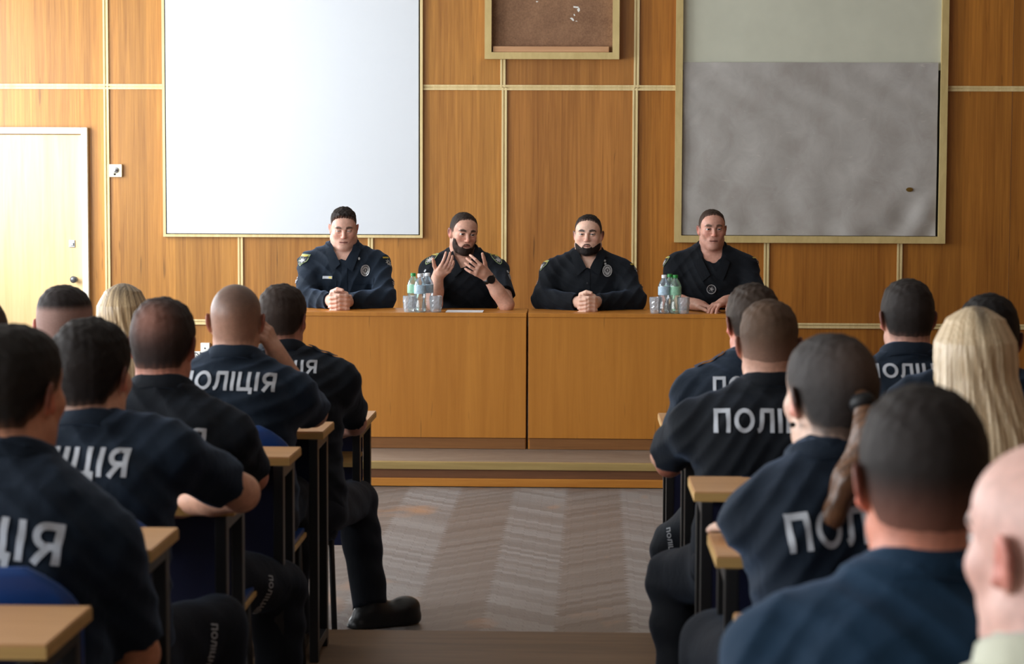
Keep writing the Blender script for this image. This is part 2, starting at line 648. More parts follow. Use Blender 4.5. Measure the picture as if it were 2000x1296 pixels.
# strip of dark gap along the right side of the film
P(rbo, 'backing', (rb[0] + .044, YW - .010, rb[2] + .044), (rb[1] - .044, YW - .004, wz(121) - .04), 'dark_gap', 0)

# wooden niche above the middle
t = NT('fibreboard')
n1 = t.noise(t.coord((6, 6, 6)), 1.0, 6, .65); n2 = t.noise(t.coord((90, 90, 90)), 1.0, 3)
t.base(t.ramp(t.math('ADD', t.math('MULTIPLY', n1, .55), t.math('MULTIPLY', n2, .45)), [(.32, s2l((104, 70, 46))), (.7, s2l((150, 112, 82)))]))
t.rough(.7); M['fibreboard'] = t.m
no = empty('wall_niche', ((nb[0] + nb[1]) / 2, YW, nb[2]))
tag(no, 'pale wooden frame around a bare brown fibreboard, with a loose batten, above the desk', 'wall panel')
frame4(no, nb[0], nb[1], nb[2], 2.95, .045, .07, 'board_frame')
P(no, 'back_panel', (nb[0] + .042, YW - .008, nb[2] + .04), (nb[1] - .042, YW - .002, 2.91), 'fibreboard', 0)
P(no, 'ledge_batten', (nb[0] + .055, YW - .055, nb[2] + .046), (nb[1] - .068, YW - .012, nb[2] + .085), 'ledge_wood', .006)
for (px, py, w, hgt) in ((1124, 14, .026, .010), (1130, 20, .010, .018), (1122, 29, .006, .010), (1117, 38, .018, .012), (1126, 42, .010, .006), (1049, 3, .008, .006)):
    p = at(px, py, YW)
    bb = MB(); ang = sorted(RNG.uniform(0, 6.28) for _ in range(9))
    ring = [[V((p.x + w * math.cos(a) * RNG.uniform(.6, 1.1), YW - dpt, p.z + hgt * math.sin(a) * RNG.uniform(.6, 1.1))) - no.location for a in ang] for dpt in (.0095, .0075)]
    ring[1] = [V((q.x, YW - .0075 - no.location.y, q.z)) for q in ring[0]]
    bb.poly(ring[0])
    for k in range(9): bb.poly([ring[0][k], ring[0][(k + 1) % 9], ring[1][(k + 1) % 9], ring[1][k]])
    bmesh.ops.remove_doubles(bb.bm, verts=bb.bm.verts, dist=1e-5)
    bb.build('paint_fleck', M['plastic_white'], no)

# door
do = empty('door_1', (wx(60), YW, 0)); do['kind'] = 'structure'
dx0, dx1, dz = wx(-80), wx(160), wz(266)
P(do, 'door_leaf', (dx0, YW - .022, .01), (dx1, YW - .004, dz), 'door_wood', .003)
b = MB(); l = do.location
b.box(V((dx1 + .004, YW - .045, 0)) - l, V((dx1 + .046, YW - .002, dz + .05)) - l, .006)
b.box(V((dx0 - .05, YW - .044, dz + .006)) - l, V((dx1 + .004, YW - .003, dz + .05)) - l, .006)
b.box(V((dx0 - .05, YW - .045, 0)) - l, V((dx0 - .006, YW - .002, dz + .006)) - l, .006)
b.build('door_frame', M['door_paint'], do)
kp = at(146, 545, YW - .03)
b = MB(); b.lathe([(.018, .0), (.018, .006), (.009, .01), (.009, .03), (.022, .036), (.024, .05), (.016, .06), (.002, .062)], (0, 0, 0), 18, 'y')
kb = b.build('door_knob', M['grey_metal'], do, True); kb.location = V((kp.x, YW - .022, kp.z)) - l
kp = at(140, 476, YW - .03)
b = MB(); b.box((-.018, -.006, -.024), (.022, 0, .026), .004); b.box((-.004, -.014, -.014), (.014, -.006, .006), .003)
kb = b.build('lock_plate', M['chrome'], do); kb.location = V((kp.x, YW - .022, kp.z)) - l

# switch and sockets
p = at(227, 333, YW)
o = empty('wall_switch', (p.x, YW, p.z)); tag(o, 'small square cream switch plate on the wall left of the whiteboard', 'switch')
b = MB(); b.box((-.043, -.024, -.043), (.043, -.001, .043), .005); b.build('plate', M['cream_plastic'], o)
b = MB(); b.lathe([(.02, 0), (.02, .008), (.006, .012), (.006, .024), (.001, .025)], (.002, -.022, .004), 16, 'y'); b.build('rotary_knob', M['chrome'], o)
b = MB(); b.box((-.012, -.028, -.030), (.0, -.022, -.018), .001); b.build('key_slot', M['dark_gap'], o)
p = at(383, 694, YW)
o = empty('wall_socket', (p.x, YW, p.z)); tag(o, 'white power socket low on the front wall by the seated audience', 'socket')
b = MB(); b.box((-.032, -.03, -.03), (.032, .002, .03), .004); b.build('housing', M['plastic_white'], o)
b = MB(); b.lathe([(.024, -.002), (.024, .003), (.019, .004), (.018, -.001)], (0, -.03, 0), 18, 'y'); b.build('socket_ring', M['grey_metal'], o)
b = MB()
for s in (-1, 1): b.lathe([(.004, 0), (.004, .0045), (.001, .005)], (s * .009, -.029, 0), 8, 'y')
b.build('socket_holes', M['dark_gap'], o)
p = at(402, 679, YW)
o = empty('junction_box', (p.x, YW, p.z)); tag(o, 'white cable box just above and right of the power socket', 'cable box')
b = MB(); b.box((-.031, -.034, -.03), (.031, .002, .036), .004); b.build('box_cover', M['plastic_white'], o)
b = MB(); b.lathe([(.005, 0), (.005, .002), (.001, .0025)], (0, -.034, 0), 10, 'y'); b.build('cover_screw', M['dark_gap'], o)
b = MB(); b.box((-.031, -.03, -.072), (.031, -.001, -.036), .004); b.build('lower_plate', M['grey_metal'], o)

# ------------------------------------------------------------------ the long desk
YD = onz(1000, 877, ZS).y          # desk front plane
ZD = at(1000, 611, YD).z
DD = .36                           # top depth
def desk(name, px0, px1, label):
    x0, x1 = at(px0, 700, YD).x, at(px1, 700, YD).x
    o = empty(name, ((x0 + x1) / 2, YD, ZS))
    tag(o, label, 'desk', 'long desk units on the stage')
    P(o, 'desk_top', (x0, YD - .006, ZD - .022), (x1, YD + DD, ZD), 'desk_veneer', .003)
    P(o, 'front_panel', (x0 + .002, YD, ZS + .062), (x1 - .002, YD + .02, ZD - .0225), 'desk_veneer', .002)
    P(o, 'kick_board', (x0 + .01, YD + .012, ZS), (x1 - .004, YD + .03, ZS + .060), 'kick_wood', .002)
    P(o, 'side_panel', (x0, YD + .021, ZS), (x0 + .02, YD + DD - .01, ZD - .0225), 'desk_veneer', .002)
    P(o, 'side_panel', (x1 - .02, YD + .021, ZS), (x1, YD + DD - .01, ZD - .0225), 'desk_veneer', .002)
    return o
for nm in ('desk_veneer',):
    pass
d1 = desk('long_desk', 572, 1028, 'left orange veneer desk unit with bottles and paper on it')
d2 = desk('long_desk', 1031.5, 1486, 'right orange veneer desk unit beside the narrow dark joint')

# paper, bottles, glasses
p0, p1 = at(872, 607, YD + .1), at(944, 607, YD + .1)
b = MB(); b.box((p0.x, YD + .03, ZD + .0005), (p1.x, YD + .17, ZD + .003))
tag(b.build('paper_sheet', M['paper']), 'white sheet of paper lying on the desk before the gesturing officer', 'paper')


def make_bottle(x, y, capm, labm, bodym, label, rz=0):
    o = empty('water_bottle', (x, y, ZD + .0005), rz)
    tag(o, label, 'bottle', 'water bottles on the desk')
    b = MB()
    prof = [(.004, .003), (.026, 0), (.031, .004), (.0315, .02), (.030, .045), (.026, .062), (.0255, .072), (.031, .088), (.032, .10), (.032, .145),
            (.031, .155), (.024, .172), (.014, .186), (.0125, .19), (.0125, .196)]
    b.lathe(prof, n=20, fl=lambda i, k: 1 + (.05 if (k in (3, 4) and i % 4 == 0) else 0))
    b.build('bottle_body', M[bodym], o, True)
    b = MB(); b.lathe([(.002, .192), (.0145, .192), (.0148, .194), (.0145, .207), (.013, .209), (.002, .2092)], n=20); b.build('cap', M[capm], o)
    b = MB(); b.lathe([(.0324, .10), (.0328, .102), (.0328, .144), (.0324, .146)], n=24); b.build('paper_label', M[labm], o, True)
    return o


def make_glass(x, y, label):
    o = empty('crystal_glass', (x, y, ZD + .0005), RNG.random())
    tag(o, label, 'glass', 'cut crystal glasses on the desk')
    b = MB()
    prof = [(.003, .001), (.027, 0), (.029, .004), (.030, .018), (.0325, .03), (.0315, .042), (.0345, .055), (.034, .066), (.035, .088),
            (.0325, .088), (.031, .06), (.028, .02), (.004, .016)]
    b.lathe(prof, n=20, fl=lambda i, k: 1.0 + (.05 if ((i + k) % 2 and 2 < k < 8) else 0))
    b.build('cup', M['crystal'], o)
    return o


def dx_(px, dy): return at(px, 606, YD + dy).x
yb = YD + .075
make_bottle(dx_(807, .09), yb + .02, 'cap_green', 'label_green', 'bottle_plastic_green', 'green capped water bottle leftmost of the group by the gesturing officer')
make_bottle(dx_(820, .02), yb - .04, 'cap_white', 'label_blue', 'bottle_plastic', 'white capped water bottle at the front of the group by the gesturing officer')
make_bottle(dx_(834, .07), yb + .035, 'cap_white', 'label_blue', 'bottle_plastic', 'white capped water bottle nearest the gesturing officer, rear right of its group')
make_glass(dx_(799, .02), yb - .045, 'cut crystal glass at the left of the bottles by the gesturing officer')
make_glass(dx_(851, .03), yb - .035, 'cut crystal glass between the bottles and the sheet of paper')
make_bottle(dx_(1297, .02), yb - .035, 'cap_white', 'label_blue', 'bottle_plastic', 'white capped water bottle in the group on the right desk unit')
make_bottle(dx_(1308, .14), yb + .06, 'cap_green', 'label_green', 'bottle_plastic_green', 'green capped water bottle half hidden at the back of the right group')
make_bottle(dx_(1319, .02), yb - .03, 'cap_green', 'label_green', 'bottle_plastic_green', 'green capped water bottle at the front right of the right group')
make_glass(dx_(1281, .02), yb - .03, 'cut crystal glass left of the bottles on the right desk unit')
make_glass(dx_(1335, .03), yb - .035, 'cut crystal glass right of the bottles on the right desk unit')

# ------------------------------------------------------------------ audience desks and chairs
def hall_desk(side, yn, yf, ztop, zfl, length, label, shelf=True):
    """side -1: the aisle end is its right end at x=-.84; +1: the aisle end is its left end at x=.24"""
    xe = -.84 if side < 0 else .24
    x0, x1 = (xe - length, xe) if side < 0 else (xe, xe + length)
    o = empty('lecture_desk', (xe, yn, zfl))
    tag(o, label, 'desk', 'lecture desks of the audience')
    s = -1 if side < 0 else 1
    cut = .07
    b = MB(); l = o.location
    def slab(z0, z1, ins):
        ps = [(xe + s * ins, yf - ins), (xe + s * length, yf - ins), (xe + s * length, yn + ins), (xe + s * (ins + .004), yn + ins)]
        f = [b.bm.verts.new(V((p[0], p[1], z1)) - l) for p in ps]
        g = [b.bm.verts.new(V((p[0], p[1], z0)) - l) for p in ps]
        b.bm.faces.new(f); b.bm.faces.new(g[::-1])
        for i in range(4):
            j = (i + 1) % 4
            b.bm.faces.new((f[i], f[j], g[j], g[i]))
    slab(ztop - .004, ztop, .002)
    top = b.build('desk_top', M['table_wood'], o)
    b = MB(); slab(ztop - .024, ztop - .0042, 0)
    b.build('edge_band', M['table_edge'], o)
    for e in (0, 1):
        xa = xe + s * (.035 if e == 0 else length - .05)
        b = MB()
        for yy_ in (yn + .012, yf - .012):
            b.box(V((xa - .014, yy_ - .02, zfl + .001)) - l, V((xa + .014, yy_ + .02, ztop - .0245)) - l, .003)
        b.box(V((xa - .0135, yn + .03, zfl + .03)) - l, V((xa + .0135, yf - .03, zfl + .06)) - l, .003)
        b.box(V((xa - .0135, yn + .03, ztop - .06)) - l, V((xa + .0135, yf - .03, ztop - .026)) - l, .003)
        b.build('side_frame', M['black_metal'], o)
    xa, xb = sorted((xe + s * .052, xe + s * (length - .068)))
    P(o, 'front_panel', (xa, yf - .02, zfl + .22), (xb, yf - .006, ztop - .026), 'navy_panel', .002)
    if shelf:
        P(o, 'under_shelf', (xa, yn + .05, ztop - .17), (xb, yf - .03, ztop - .155), 'table_edge', .002)
    return o


def chair(x, y, zfl, label, top=.80, rz=0):
    o = empty('lecture_chair', (x, y, zfl), rz)
    tag(o, label, 'chair', 'blue lecture chairs of the audience')
    # curved backrest, sitting 0.2 behind the seat centre
    def shell(th):
        b = MB(); n, m = 16, 14; g0, g1 = [], []
        for j in range(m + 1):
            r0, r1 = [], []
            z = .56 + (top - .56) * j / m
            hw = .215
            tz = (top - z) / .10
            if tz < 1: hw = .215 * (1 - .42 * (1 - tz) ** 2.2)
            for i in range(n + 1):
                a = -1 + 2 * i / n
                x_ = a * hw
                y_ = -.215 + .035 * (x_ / .215) ** 2 - .05 * (z - .56)
                r0.append(b.bm.verts.new((x_, y_ - th / 2, z))); r1.append(b.bm.verts.new((x_, y_ + th / 2, z)))
            g0.append(r0); g1.append(r1)
        for j in range(m):
            for i in range(n):
                b.bm.faces.new((g0[j][i], g0[j][i + 1], g0[j + 1][i + 1], g0[j + 1][i]))
                b.bm.faces.new((g1[j][i + 1], g1[j][i], g1[j + 1][i], g1[j + 1][i + 1]))
            for i, q in ((0, 0), (n, 1)):
                f = (g0[j][i], g0[j + 1][i], g1[j + 1][i], g1[j][i])
                b.bm.faces.new(f)
        for i in range(n):
            b.bm.faces.new((g0[m][i], g0[m][i + 1], g1[m][i + 1], g1[m][i]))
            b.bm.faces.new((g0[0][i], g1[0][i], g1[0][i + 1], g0[0][i + 1]))
        return b
    shell(.016).build('backrest', M['blue_plastic'], o, True)
    b = MB(); b.box((-.2, -.17, .425), (.2, .22, .44), .02); b.build('seat', M['blue_plastic'], o)
    b = MB(); b.box((-.205, -.175, .41), (.205, .225, .4245), .004); b.build('seat_base', M['table_edge'], o)
    for sx_ in (-1, 1):
        b = MB(); b.tube([(sx_ * .185, .17, .41), (sx_ * .195, .2, .002)], .011); b.build('leg', M['black_metal'], o, True)
        b = MB(); b.tube([(sx_ * .15, -.236, .70), (sx_ * .16, -.226, .56), (sx_ * .17, -.19, .40), (sx_ * .19, -.21, .002)], .011)
        b.build('leg', M['black_metal'], o, True)
    return o
# ------------------------------------------------------------------ sculpting with distance fields
def axis(lo, hi, st, fines=()):
    out, x = [], lo
    while x < hi:
        out.append(x)
        s = st
        for a, b_, f in fines:
            if a - f <= x < b_: s = min(s, f)
            elif x < a < x + s: s = max(a - x, f)
        x += s
    out.append(x)
    return np.array(out, np.float32)


class Frame:
    def __init__(s, o=(0, 0, 0), Rm=None, sc=1.0):
        s.o = np.array(o, float); s.R = np.eye(3) if Rm is None else np.array(Rm, float); s.s = sc

    def pt(s, q): return s.o + s.s * (s.R @ np.array(q, float))
    def dr(s, q): return s.R @ np.array(q, float)
    def inv(s, p): return ((np.asarray(p) - s.o) @ s.R) / s.s


ID = Frame()


class Field:
    def __init__(s, xs, ys, zs, D=None):
        s.ax = (xs, ys, zs)
        s.D = np.full((len(xs), len(ys), len(zs)), .3, np.float32) if D is None else D

    def op(s, prim, k=.02, mode='u', fr=ID, pad=.045):
        fn, lo, hi = prim
        cs = np.array([fr.pt((a, b_, c)) for a in (lo[0], hi[0]) for b_ in (lo[1], hi[1]) for c in (lo[2], hi[2])])
        l, h = cs.min(0) - k - pad, cs.max(0) + k + pad
        sl = []
        for a, u, w in zip(s.ax, l, h):
            i, j = np.searchsorted(a, u), np.searchsorted(a, w)
            if j <= i: return s
            sl.append(slice(i, j))
        X = s.ax[0][sl[0]][:, None, None]; Y = s.ax[1][sl[1]][None, :, None]; Z = s.ax[2][sl[2]][None, None, :]
        if fr is not ID:
            X, Y, Z = X - fr.o[0], Y - fr.o[1], Z - fr.o[2]
            Rm = fr.R.astype(np.float32) / np.float32(fr.s)
            X, Y, Z = (X * Rm[0, i] + Y * Rm[1, i] + Z * Rm[2, i] for i in range(3))
        d = fn(X, Y, Z).astype(np.float32) * np.float32(fr.s)
        c = s.D[tuple(sl)]
        if mode == 'u':
            hh = np.maximum(k - np.abs(c - d), 0)
            s.D[tuple(sl)] = np.minimum(c, d) - hh * hh / (4 * k)
        elif mode == 's':
            hh = np.maximum(k - np.abs(c + d), 0)
            s.D[tuple(sl)] = np.maximum(c, -d) + hh * hh / (4 * k)
        return s

    def near(s, fn, band=.035):
        """displace the field close to the surface: fn(x, y, z) -> offset to add"""
        idx = np.nonzero(np.abs(s.D) < band)
        x, y, z = s.ax[0][idx[0]], s.ax[1][idx[1]], s.ax[2][idx[2]]
        s.D[idx] += fn(x, y, z).astype(np.float32)
        return s

    def nets(s):
        D = s.D
        S = D < 0
        c = np.zeros(tuple(n - 1 for n in D.shape), np.uint8)
        for a in (0, 1):
            for b_ in (0, 1):
                for d in (0, 1):
                    c += S[a:D.shape[0] - 1 + a, b_:D.shape[1] - 1 + b_, d:D.shape[2] - 1 + d]
        act = (c > 0) & (c < 8)
        ii = np.argwhere(act)
        vid = np.full(act.shape, -1, np.int32)
        vid[act] = np.arange(len(ii))
        acc = np.zeros((len(ii), 3)); cnt = np.zeros(len(ii))
        AX = s.ax
        corners = [(a, b_, d) for a in (0, 1) for b_ in (0, 1) for d in (0, 1)]
        for a in corners:
            for q in range(3):
                if a[q]: continue
                e = list(a); e[q] = 1
                i0 = ii + np.array(a); i1 = ii + np.array(e)
                d0 = D[i0[:, 0], i0[:, 1], i0[:, 2]]; d1 = D[i1[:, 0], i1[:, 1], i1[:, 2]]
                m = (d0 < 0) != (d1 < 0)
                t = np.where(m, d0 / np.where(d0 == d1, 1, d0 - d1), 0)
                for r in range(3):
                    p0 = AX[r][i0[:, r]]; p1 = AX[r][i1[:, r]]
                    acc[:, r] += np.where(m, p0 + t * (p1 - p0), 0)
                cnt += m
        v = acc / cnt[:, None]
        F = []
        for q in range(3):
            sl0 = [slice(1, -1)] * 3; sl1 = [slice(1, -1)] * 3
            sl0[q] = slice(0, -1); sl1[q] = slice(1, None)
            A, B = S[tuple(sl0)], S[tuple(sl1)]
            e = np.argwhere(A != B)
            if not len(e): continue
            fl = A[e[:, 0], e[:, 1], e[:, 2]]
            off = np.array([1, 1, 1]); off[q] = 0
            e = e + off
            r, w = [(1, 2), (2, 0), (0, 1)][q]
            def cell(dr, dw):
                x = e.copy(); x[:, r] += dr; x[:, w] += dw
                return vid[x[:, 0], x[:, 1], x[:, 2]]
            qd = np.stack([cell(-1, -1), cell(0, -1), cell(0, 0), cell(-1, 0)], 1)
            qd[~fl] = qd[~fl][:, ::-1]
            F.append(qd)
        f = np.concatenate(F)
        return v, f[(f >= 0).all(1)]


def cone(a, b_, ra, rb):
    a, b_ = np.array(a, float), np.array(b_, float)
    ba = b_ - a; L2 = float(ba @ ba) + 1e-12
    r = max(ra, rb)
    def fn(X, Y, Z):
        px, py, pz = X - a[0], Y - a[1], Z - a[2]
        t = np.clip((px * ba[0] + py * ba[1] + pz * ba[2]) / L2, 0, 1)
        return np.sqrt((px - t * ba[0]) ** 2 + (py - t * ba[1]) ** 2 + (pz - t * ba[2]) ** 2) - (ra + (rb - ra) * t)
    return fn, np.minimum(a, b_) - r, np.maximum(a, b_) + r


def cutcone(a, b_, ra, rb):
    """cone with a flat far end"""
    a, b_ = np.array(a, float), np.array(b_, float)
    ba = b_ - a; L = math.sqrt(float(ba @ ba)); u = ba / L
    r = max(ra, rb)
    def fn(X, Y, Z):
        px, py, pz = X - a[0], Y - a[1], Z - a[2]
        h = px * u[0] + py * u[1] + pz * u[2]
        hc = np.clip(h, 0, None)
        rad = np.sqrt((px - hc * u[0]) ** 2 + (py - hc * u[1]) ** 2 + (pz - hc * u[2]) ** 2)
        return np.maximum(rad - (ra + (rb - ra) * np.clip(h / L, 0, 1)), h - L)
    return fn, np.minimum(a, b_) - r, np.maximum(a, b_) + r


def ell(c, r, Rm=None):
    c, r = np.array(c, float), np.array(r, float)
    m = max(r)
    def fn(X, Y, Z):
        x, y, z = X - c[0], Y - c[1], Z - c[2]
        if Rm is not None:
            x, y, z = (x * Rm[0][i] + y * Rm[1][i] + z * Rm[2][i] for i in range(3))
        k0 = np.sqrt((x / r[0]) ** 2 + (y / r[1]) ** 2 + (z / r[2]) ** 2)
        k1 = np.sqrt((x / r[0] ** 2) ** 2 + (y / r[1] ** 2) ** 2 + (z / r[2] ** 2) ** 2)
        return k0 * (k0 - 1) / np.maximum(k1, 1e-6)
    rr = r if Rm is None else np.array([m] * 3)
    return fn, c - rr, c + rr


def cut_above(prim, z0):
    f, lo, hi = prim
    return (lambda X, Y, Z: np.maximum(f(X, Y, Z), z0 - Z)), lo, hi


def cut_below(prim, z0):
    f, lo, hi = prim
    return (lambda X, Y, Z: np.maximum(f(X, Y, Z), Z - z0)), lo, hi


def loft(zs, rx, ry, cy, cx=None, p=2.3):
    zs, rx, ry, cy = (np.array(v, float) for v in (zs, rx, ry, cy))
    cx = np.zeros_like(zs) if cx is None else np.array(cx, float)
    def fn(X, Y, Z):
        a, b_, c, d = (np.interp(Z, zs, v) for v in (rx, ry, cy, cx))
        n = (np.abs((X - d) / a) ** p + np.abs((Y - c) / b_) ** p) ** (1 / p)
        return np.maximum((n - 1) * np.minimum(a, b_), np.maximum(zs[0] - Z, Z - zs[-1]))
    return fn, np.array([(cx - rx).min(), (cy - ry).min(), zs[0]]), np.array([(cx + rx).max(), (cy + ry).max(), zs[-1]])


def rot3(x=0, y=0, z=0):
    return np.array((Matrix.Rotation(R(z), 3, 'Z') @ Matrix.Rotation(R(x), 3, 'X') @ Matrix.Rotation(R(y), 3, 'Y')))


def mesh_np(name, v, f, m, parent=None, col=None, keep=None):
    if keep is not None:
        f = f[keep[f].any(1)]
    use = np.zeros(len(v), bool); use[f.ravel()] = True
    mp = np.cumsum(use) - 1
    v = v[use]; f = mp[f]
    me = bpy.data.meshes.new(name)
    me.vertices.add(len(v)); me.vertices.foreach_set('co', v.astype(np.float32).ravel())
    me.loops.add(f.size); me.loops.foreach_set('vertex_index', f.astype(np.int32).ravel())
    me.polygons.add(len(f))
    me.polygons.foreach_set('loop_start', np.arange(0, f.size, 4, dtype=np.int32))
    me.polygons.foreach_set('use_smooth', np.ones(len(f), bool))
    me.update(calc_edges=True)
    if col is not None:
        a = me.color_attributes.new('Col', 'FLOAT_COLOR', 'POINT')
        c = np.ones((len(v), 4), np.float32); c[:, :3] = col[use]
        a.data.foreach_set('color', c.ravel())
    me.validate()
    return link(name, me, m, parent)


def sm(x, a, b_):
    t = np.clip((x - a) / (b_ - a), 0, 1)
    return t * t * (3 - 2 * t)


# ------------------------------------------------------------------ head
def head_prims(o):
    """(primitive, blend, mode) in head space: x right, y forward, z up, origin between the ears"""
    w = o.get('wide', 1.0); fat = o.get('fat', 0.0)
    q = [
        (ell((0, -.016, .030), (.075 * w, .096, .086)), .02, 'u'),
        (ell((0, .030, .040), (.064 * w, .060, .058)), .03, 'u'),
        (ell((0, .028, -.045), (.060 * w + fat, .060, .072)), .03, 'u'),
        (cone((-.050 * w - fat, .004, -.058), (-.018, .064, -.096), .016 + fat, .015), .025, 'u'),
        (cone((.050 * w + fat, .004, -.058), (.018, .064, -.096), .016 + fat, .015), .025, 'u'),
        (ell((0, .070, -.098), (.022, .020, .018)), .02, 'u'),
        (cone((0, -.03, -.03), (0, -.022, -.10), .062 * w, .056 + fat), .03, 'u'),
        (ell((.040, .058, -.020), (.023, .021, .022)), .022, 'u'),
        (ell((-.040, .058, -.020), (.023, .021, .022)), .022, 'u'),
    ]
    if o.get('double_chin'): q.append((ell((0, .045, -.105), (.045, .035, .022)), .03, 'u'))
    return q


MZ = -.0055


def face_prims(o):
    op_ = o.get('eye_open', .0075)
    q = [
        (cone((-.040, .079, .024), (-.014, .085, .022), .0085, .0085), .012, 'u'),
        (cone((.040, .079, .024), (.014, .085, .022), .0085, .0085), .012, 'u'),
        (ell((.0315, .092, .005), (.019, .015, .012)), .012, 's'),
        (ell((-.0315, .092, .005), (.019, .015, .012)), .012, 's'),
        (cone((0, .086, .016), (0, .104, -.024), .0075, .0105), .010, 'u'),
        (ell((0, .105, -.029), (.0105, .010, .0085)), .006, 'u'),
        (ell((.0115, .096, -.031), (.0075, .009, .0065)), .005, 'u'),
        (ell((-.0115, .096, -.031), (.0075, .009, .0065)), .005, 'u'),
        (ell((0, .074, MZ - .058), (.030, .0155, .020)), .018, 'u'),
        (cone((0, .0905, MZ - .0535), (-.022, .0838, MZ - .0562), .0042, .0030), .005, 'u'),
        (cone((0, .0905, MZ - .0535), (.022, .0838, MZ - .0562), .0042, .0030), .005, 'u'),
        (cone((0, .0895, MZ - .0640), (-.018, .0845, MZ - .0615), .0050, .0036), .006, 'u'),
        (cone((0, .0895, MZ - .0640), (.018, .0845, MZ - .0615), .0050, .0036), .006, 'u'),
        (cone((0, .0955, MZ - .0587), (-.025, .0868, MZ - .0592), .0026, .0024), .003, 's'),
        (cone((0, .0955, MZ - .0587), (.025, .0868, MZ - .0592), .0026, .0024), .003, 's'),
    ]
    if o.get('mouth_open'):
        q.append((ell((0, .096, MZ - .059), (.012, .010, .0045)), .004, 's'))
    for s in (-1, 1):
        e = ell((s * .0315, .0745, .005), (.0165, .0152, .0150))
        q.append((cut_above(e, .005 + op_ * .62), .002, 'u'))
        q.append((cut_below(e, .005 - op_ * .45), .002, 'u'))
    return q


def ear_prims(o):
    q = []
    w = o.get('wide', 1.0)
    for s in (-1, 1):
        if s in o.get('no_ear', ()): continue
        Rm = rot3(8, s * 10, s * 24)
        q.append((ell((s * .0795 * w, -.008, -.004), (.0065, .019, .033), Rm), .006, 'u'))
        q.append((cone((s * .076 * w, .004, -.024), (s * .074 * w, .0, .0), .008, .006), .008, 'u'))
        q.append((ell((s * .088 * w, -.004, -.001), (.0065, .009, .017), Rm), .004, 's'))
    return q


ZB_Y = [-.12, -.06, -.03, 0, .028, .05, .066, .085, .1]
ZB_Z = [-.078, -.07, -.04, -.008, .000, .058, .080, .088, .092]


def hairline(x, y, o):
    zb = np.interp(y, ZB_Y, ZB_Z)
    zb = zb + o.get('recede', 0) * sm(y, .03, .08) * (1 + .6 * sm(np.abs(x), .02, .045) * (np.abs(x) < .06))
    return zb + o.get('neckline', 0) * sm(-y, .04, .08) + .0040 * np.sin(170 * x + 60 * y) * np.sin(240 * y + 90 * x) + .0025 * np.sin(410 * x)


def wob(x, y, z, f, ph=0.0):
    return (np.sin(f * x + 1.7 * np.sin(f * .6 * y + ph)) + np.sin(f * 1.13 * y + 1.3 * np.sin(f * .7 * z + ph * 2)) + np.sin(f * .93 * z + 1.5 * np.sin(f * .5 * x + ph * 3))) / 3


def hair_h(q, o):
    """hair thickness at head-space points"""
    x, y, z = q
    s = sm(z - hairline(x, y, o), -.006, .020)
    top = sm(z, o.get('fade0', .0), o.get('fade1', .06))
    th = o.get('side', .004) + (o.get('top', .011) - o.get('side', .004)) * top
    if 'quiff' in o: th = th + o['quiff'] * sm(y, .02, .08) * sm(z, .05, .08)
    th = np.where(th > 0, th * (.42 + .58 * sm(z, .055, .112)), th)
    n = 1 + .2 * wob(x, y, z, 110, 1) + .18 * wob(x, y, z, 260, 2)
    return s * th * n - .004 * (1 - s)


def beard_h(q, o):
    x, y, z = q
    z = z - MZ * sm(y, .05, .08) * (z < -.03)
    ax = np.abs(x)
    up = np.interp(ax, [0, .016, .028, .042, .052, .064], [-.043, -.045, -.060, -.056, -.042, -.02])
    s = sm(up - z, -.003, np.interp(ax, [0, .025, .035], [.005, .006, .014])) * (y < .1005) * sm(y, .008, .038) * sm(z, -.135, -.110)
    e = (x / .0225) ** 2 + ((z + .0600) / .0092) ** 2
    s = np.where(y > .07, s * sm(e, .7, 1.4), s)
    if o['beard'] == 'goatee_line':      # moustache and jaw line, bare cheeks
        cheek = sm(ax, .030, .036) * sm(-.052 - z, -.03, .0)
        s = s * np.where((ax > .030) & (z > -.068 + .55 * (ax - .03)), 0, 1)
    return s * o.get('beard_t', .005) * (1 + .2 * wob(x, y, z, 240)) - .004 * (1 - s)


def shell(name, o, hf, fn, color, m, parent, fine=.0032, full=False):
    ax = [axis(-.125, .125, fine), axis(-.15, .135, fine), axis(-.145, .15, fine)]
    F = Field(*ax)
    for p, k, md in head_prims(o): F.op(p, k, md)
    if full:
        for p, k, md in face_prims(o)[8:12]: F.op(p, k, md)
    F.near(lambda x, y, z: -fn((x, y, z), o), .05)
    v, f = F.nets()
    h = fn(v.T, o)
    col = color(v.T, o)
    return mesh_np(name, parent_pts(v, hf), f, m, parent, col, h > -.001)


def parent_pts(v, fr):
    return fr.o + fr.s * (v @ fr.R.T)


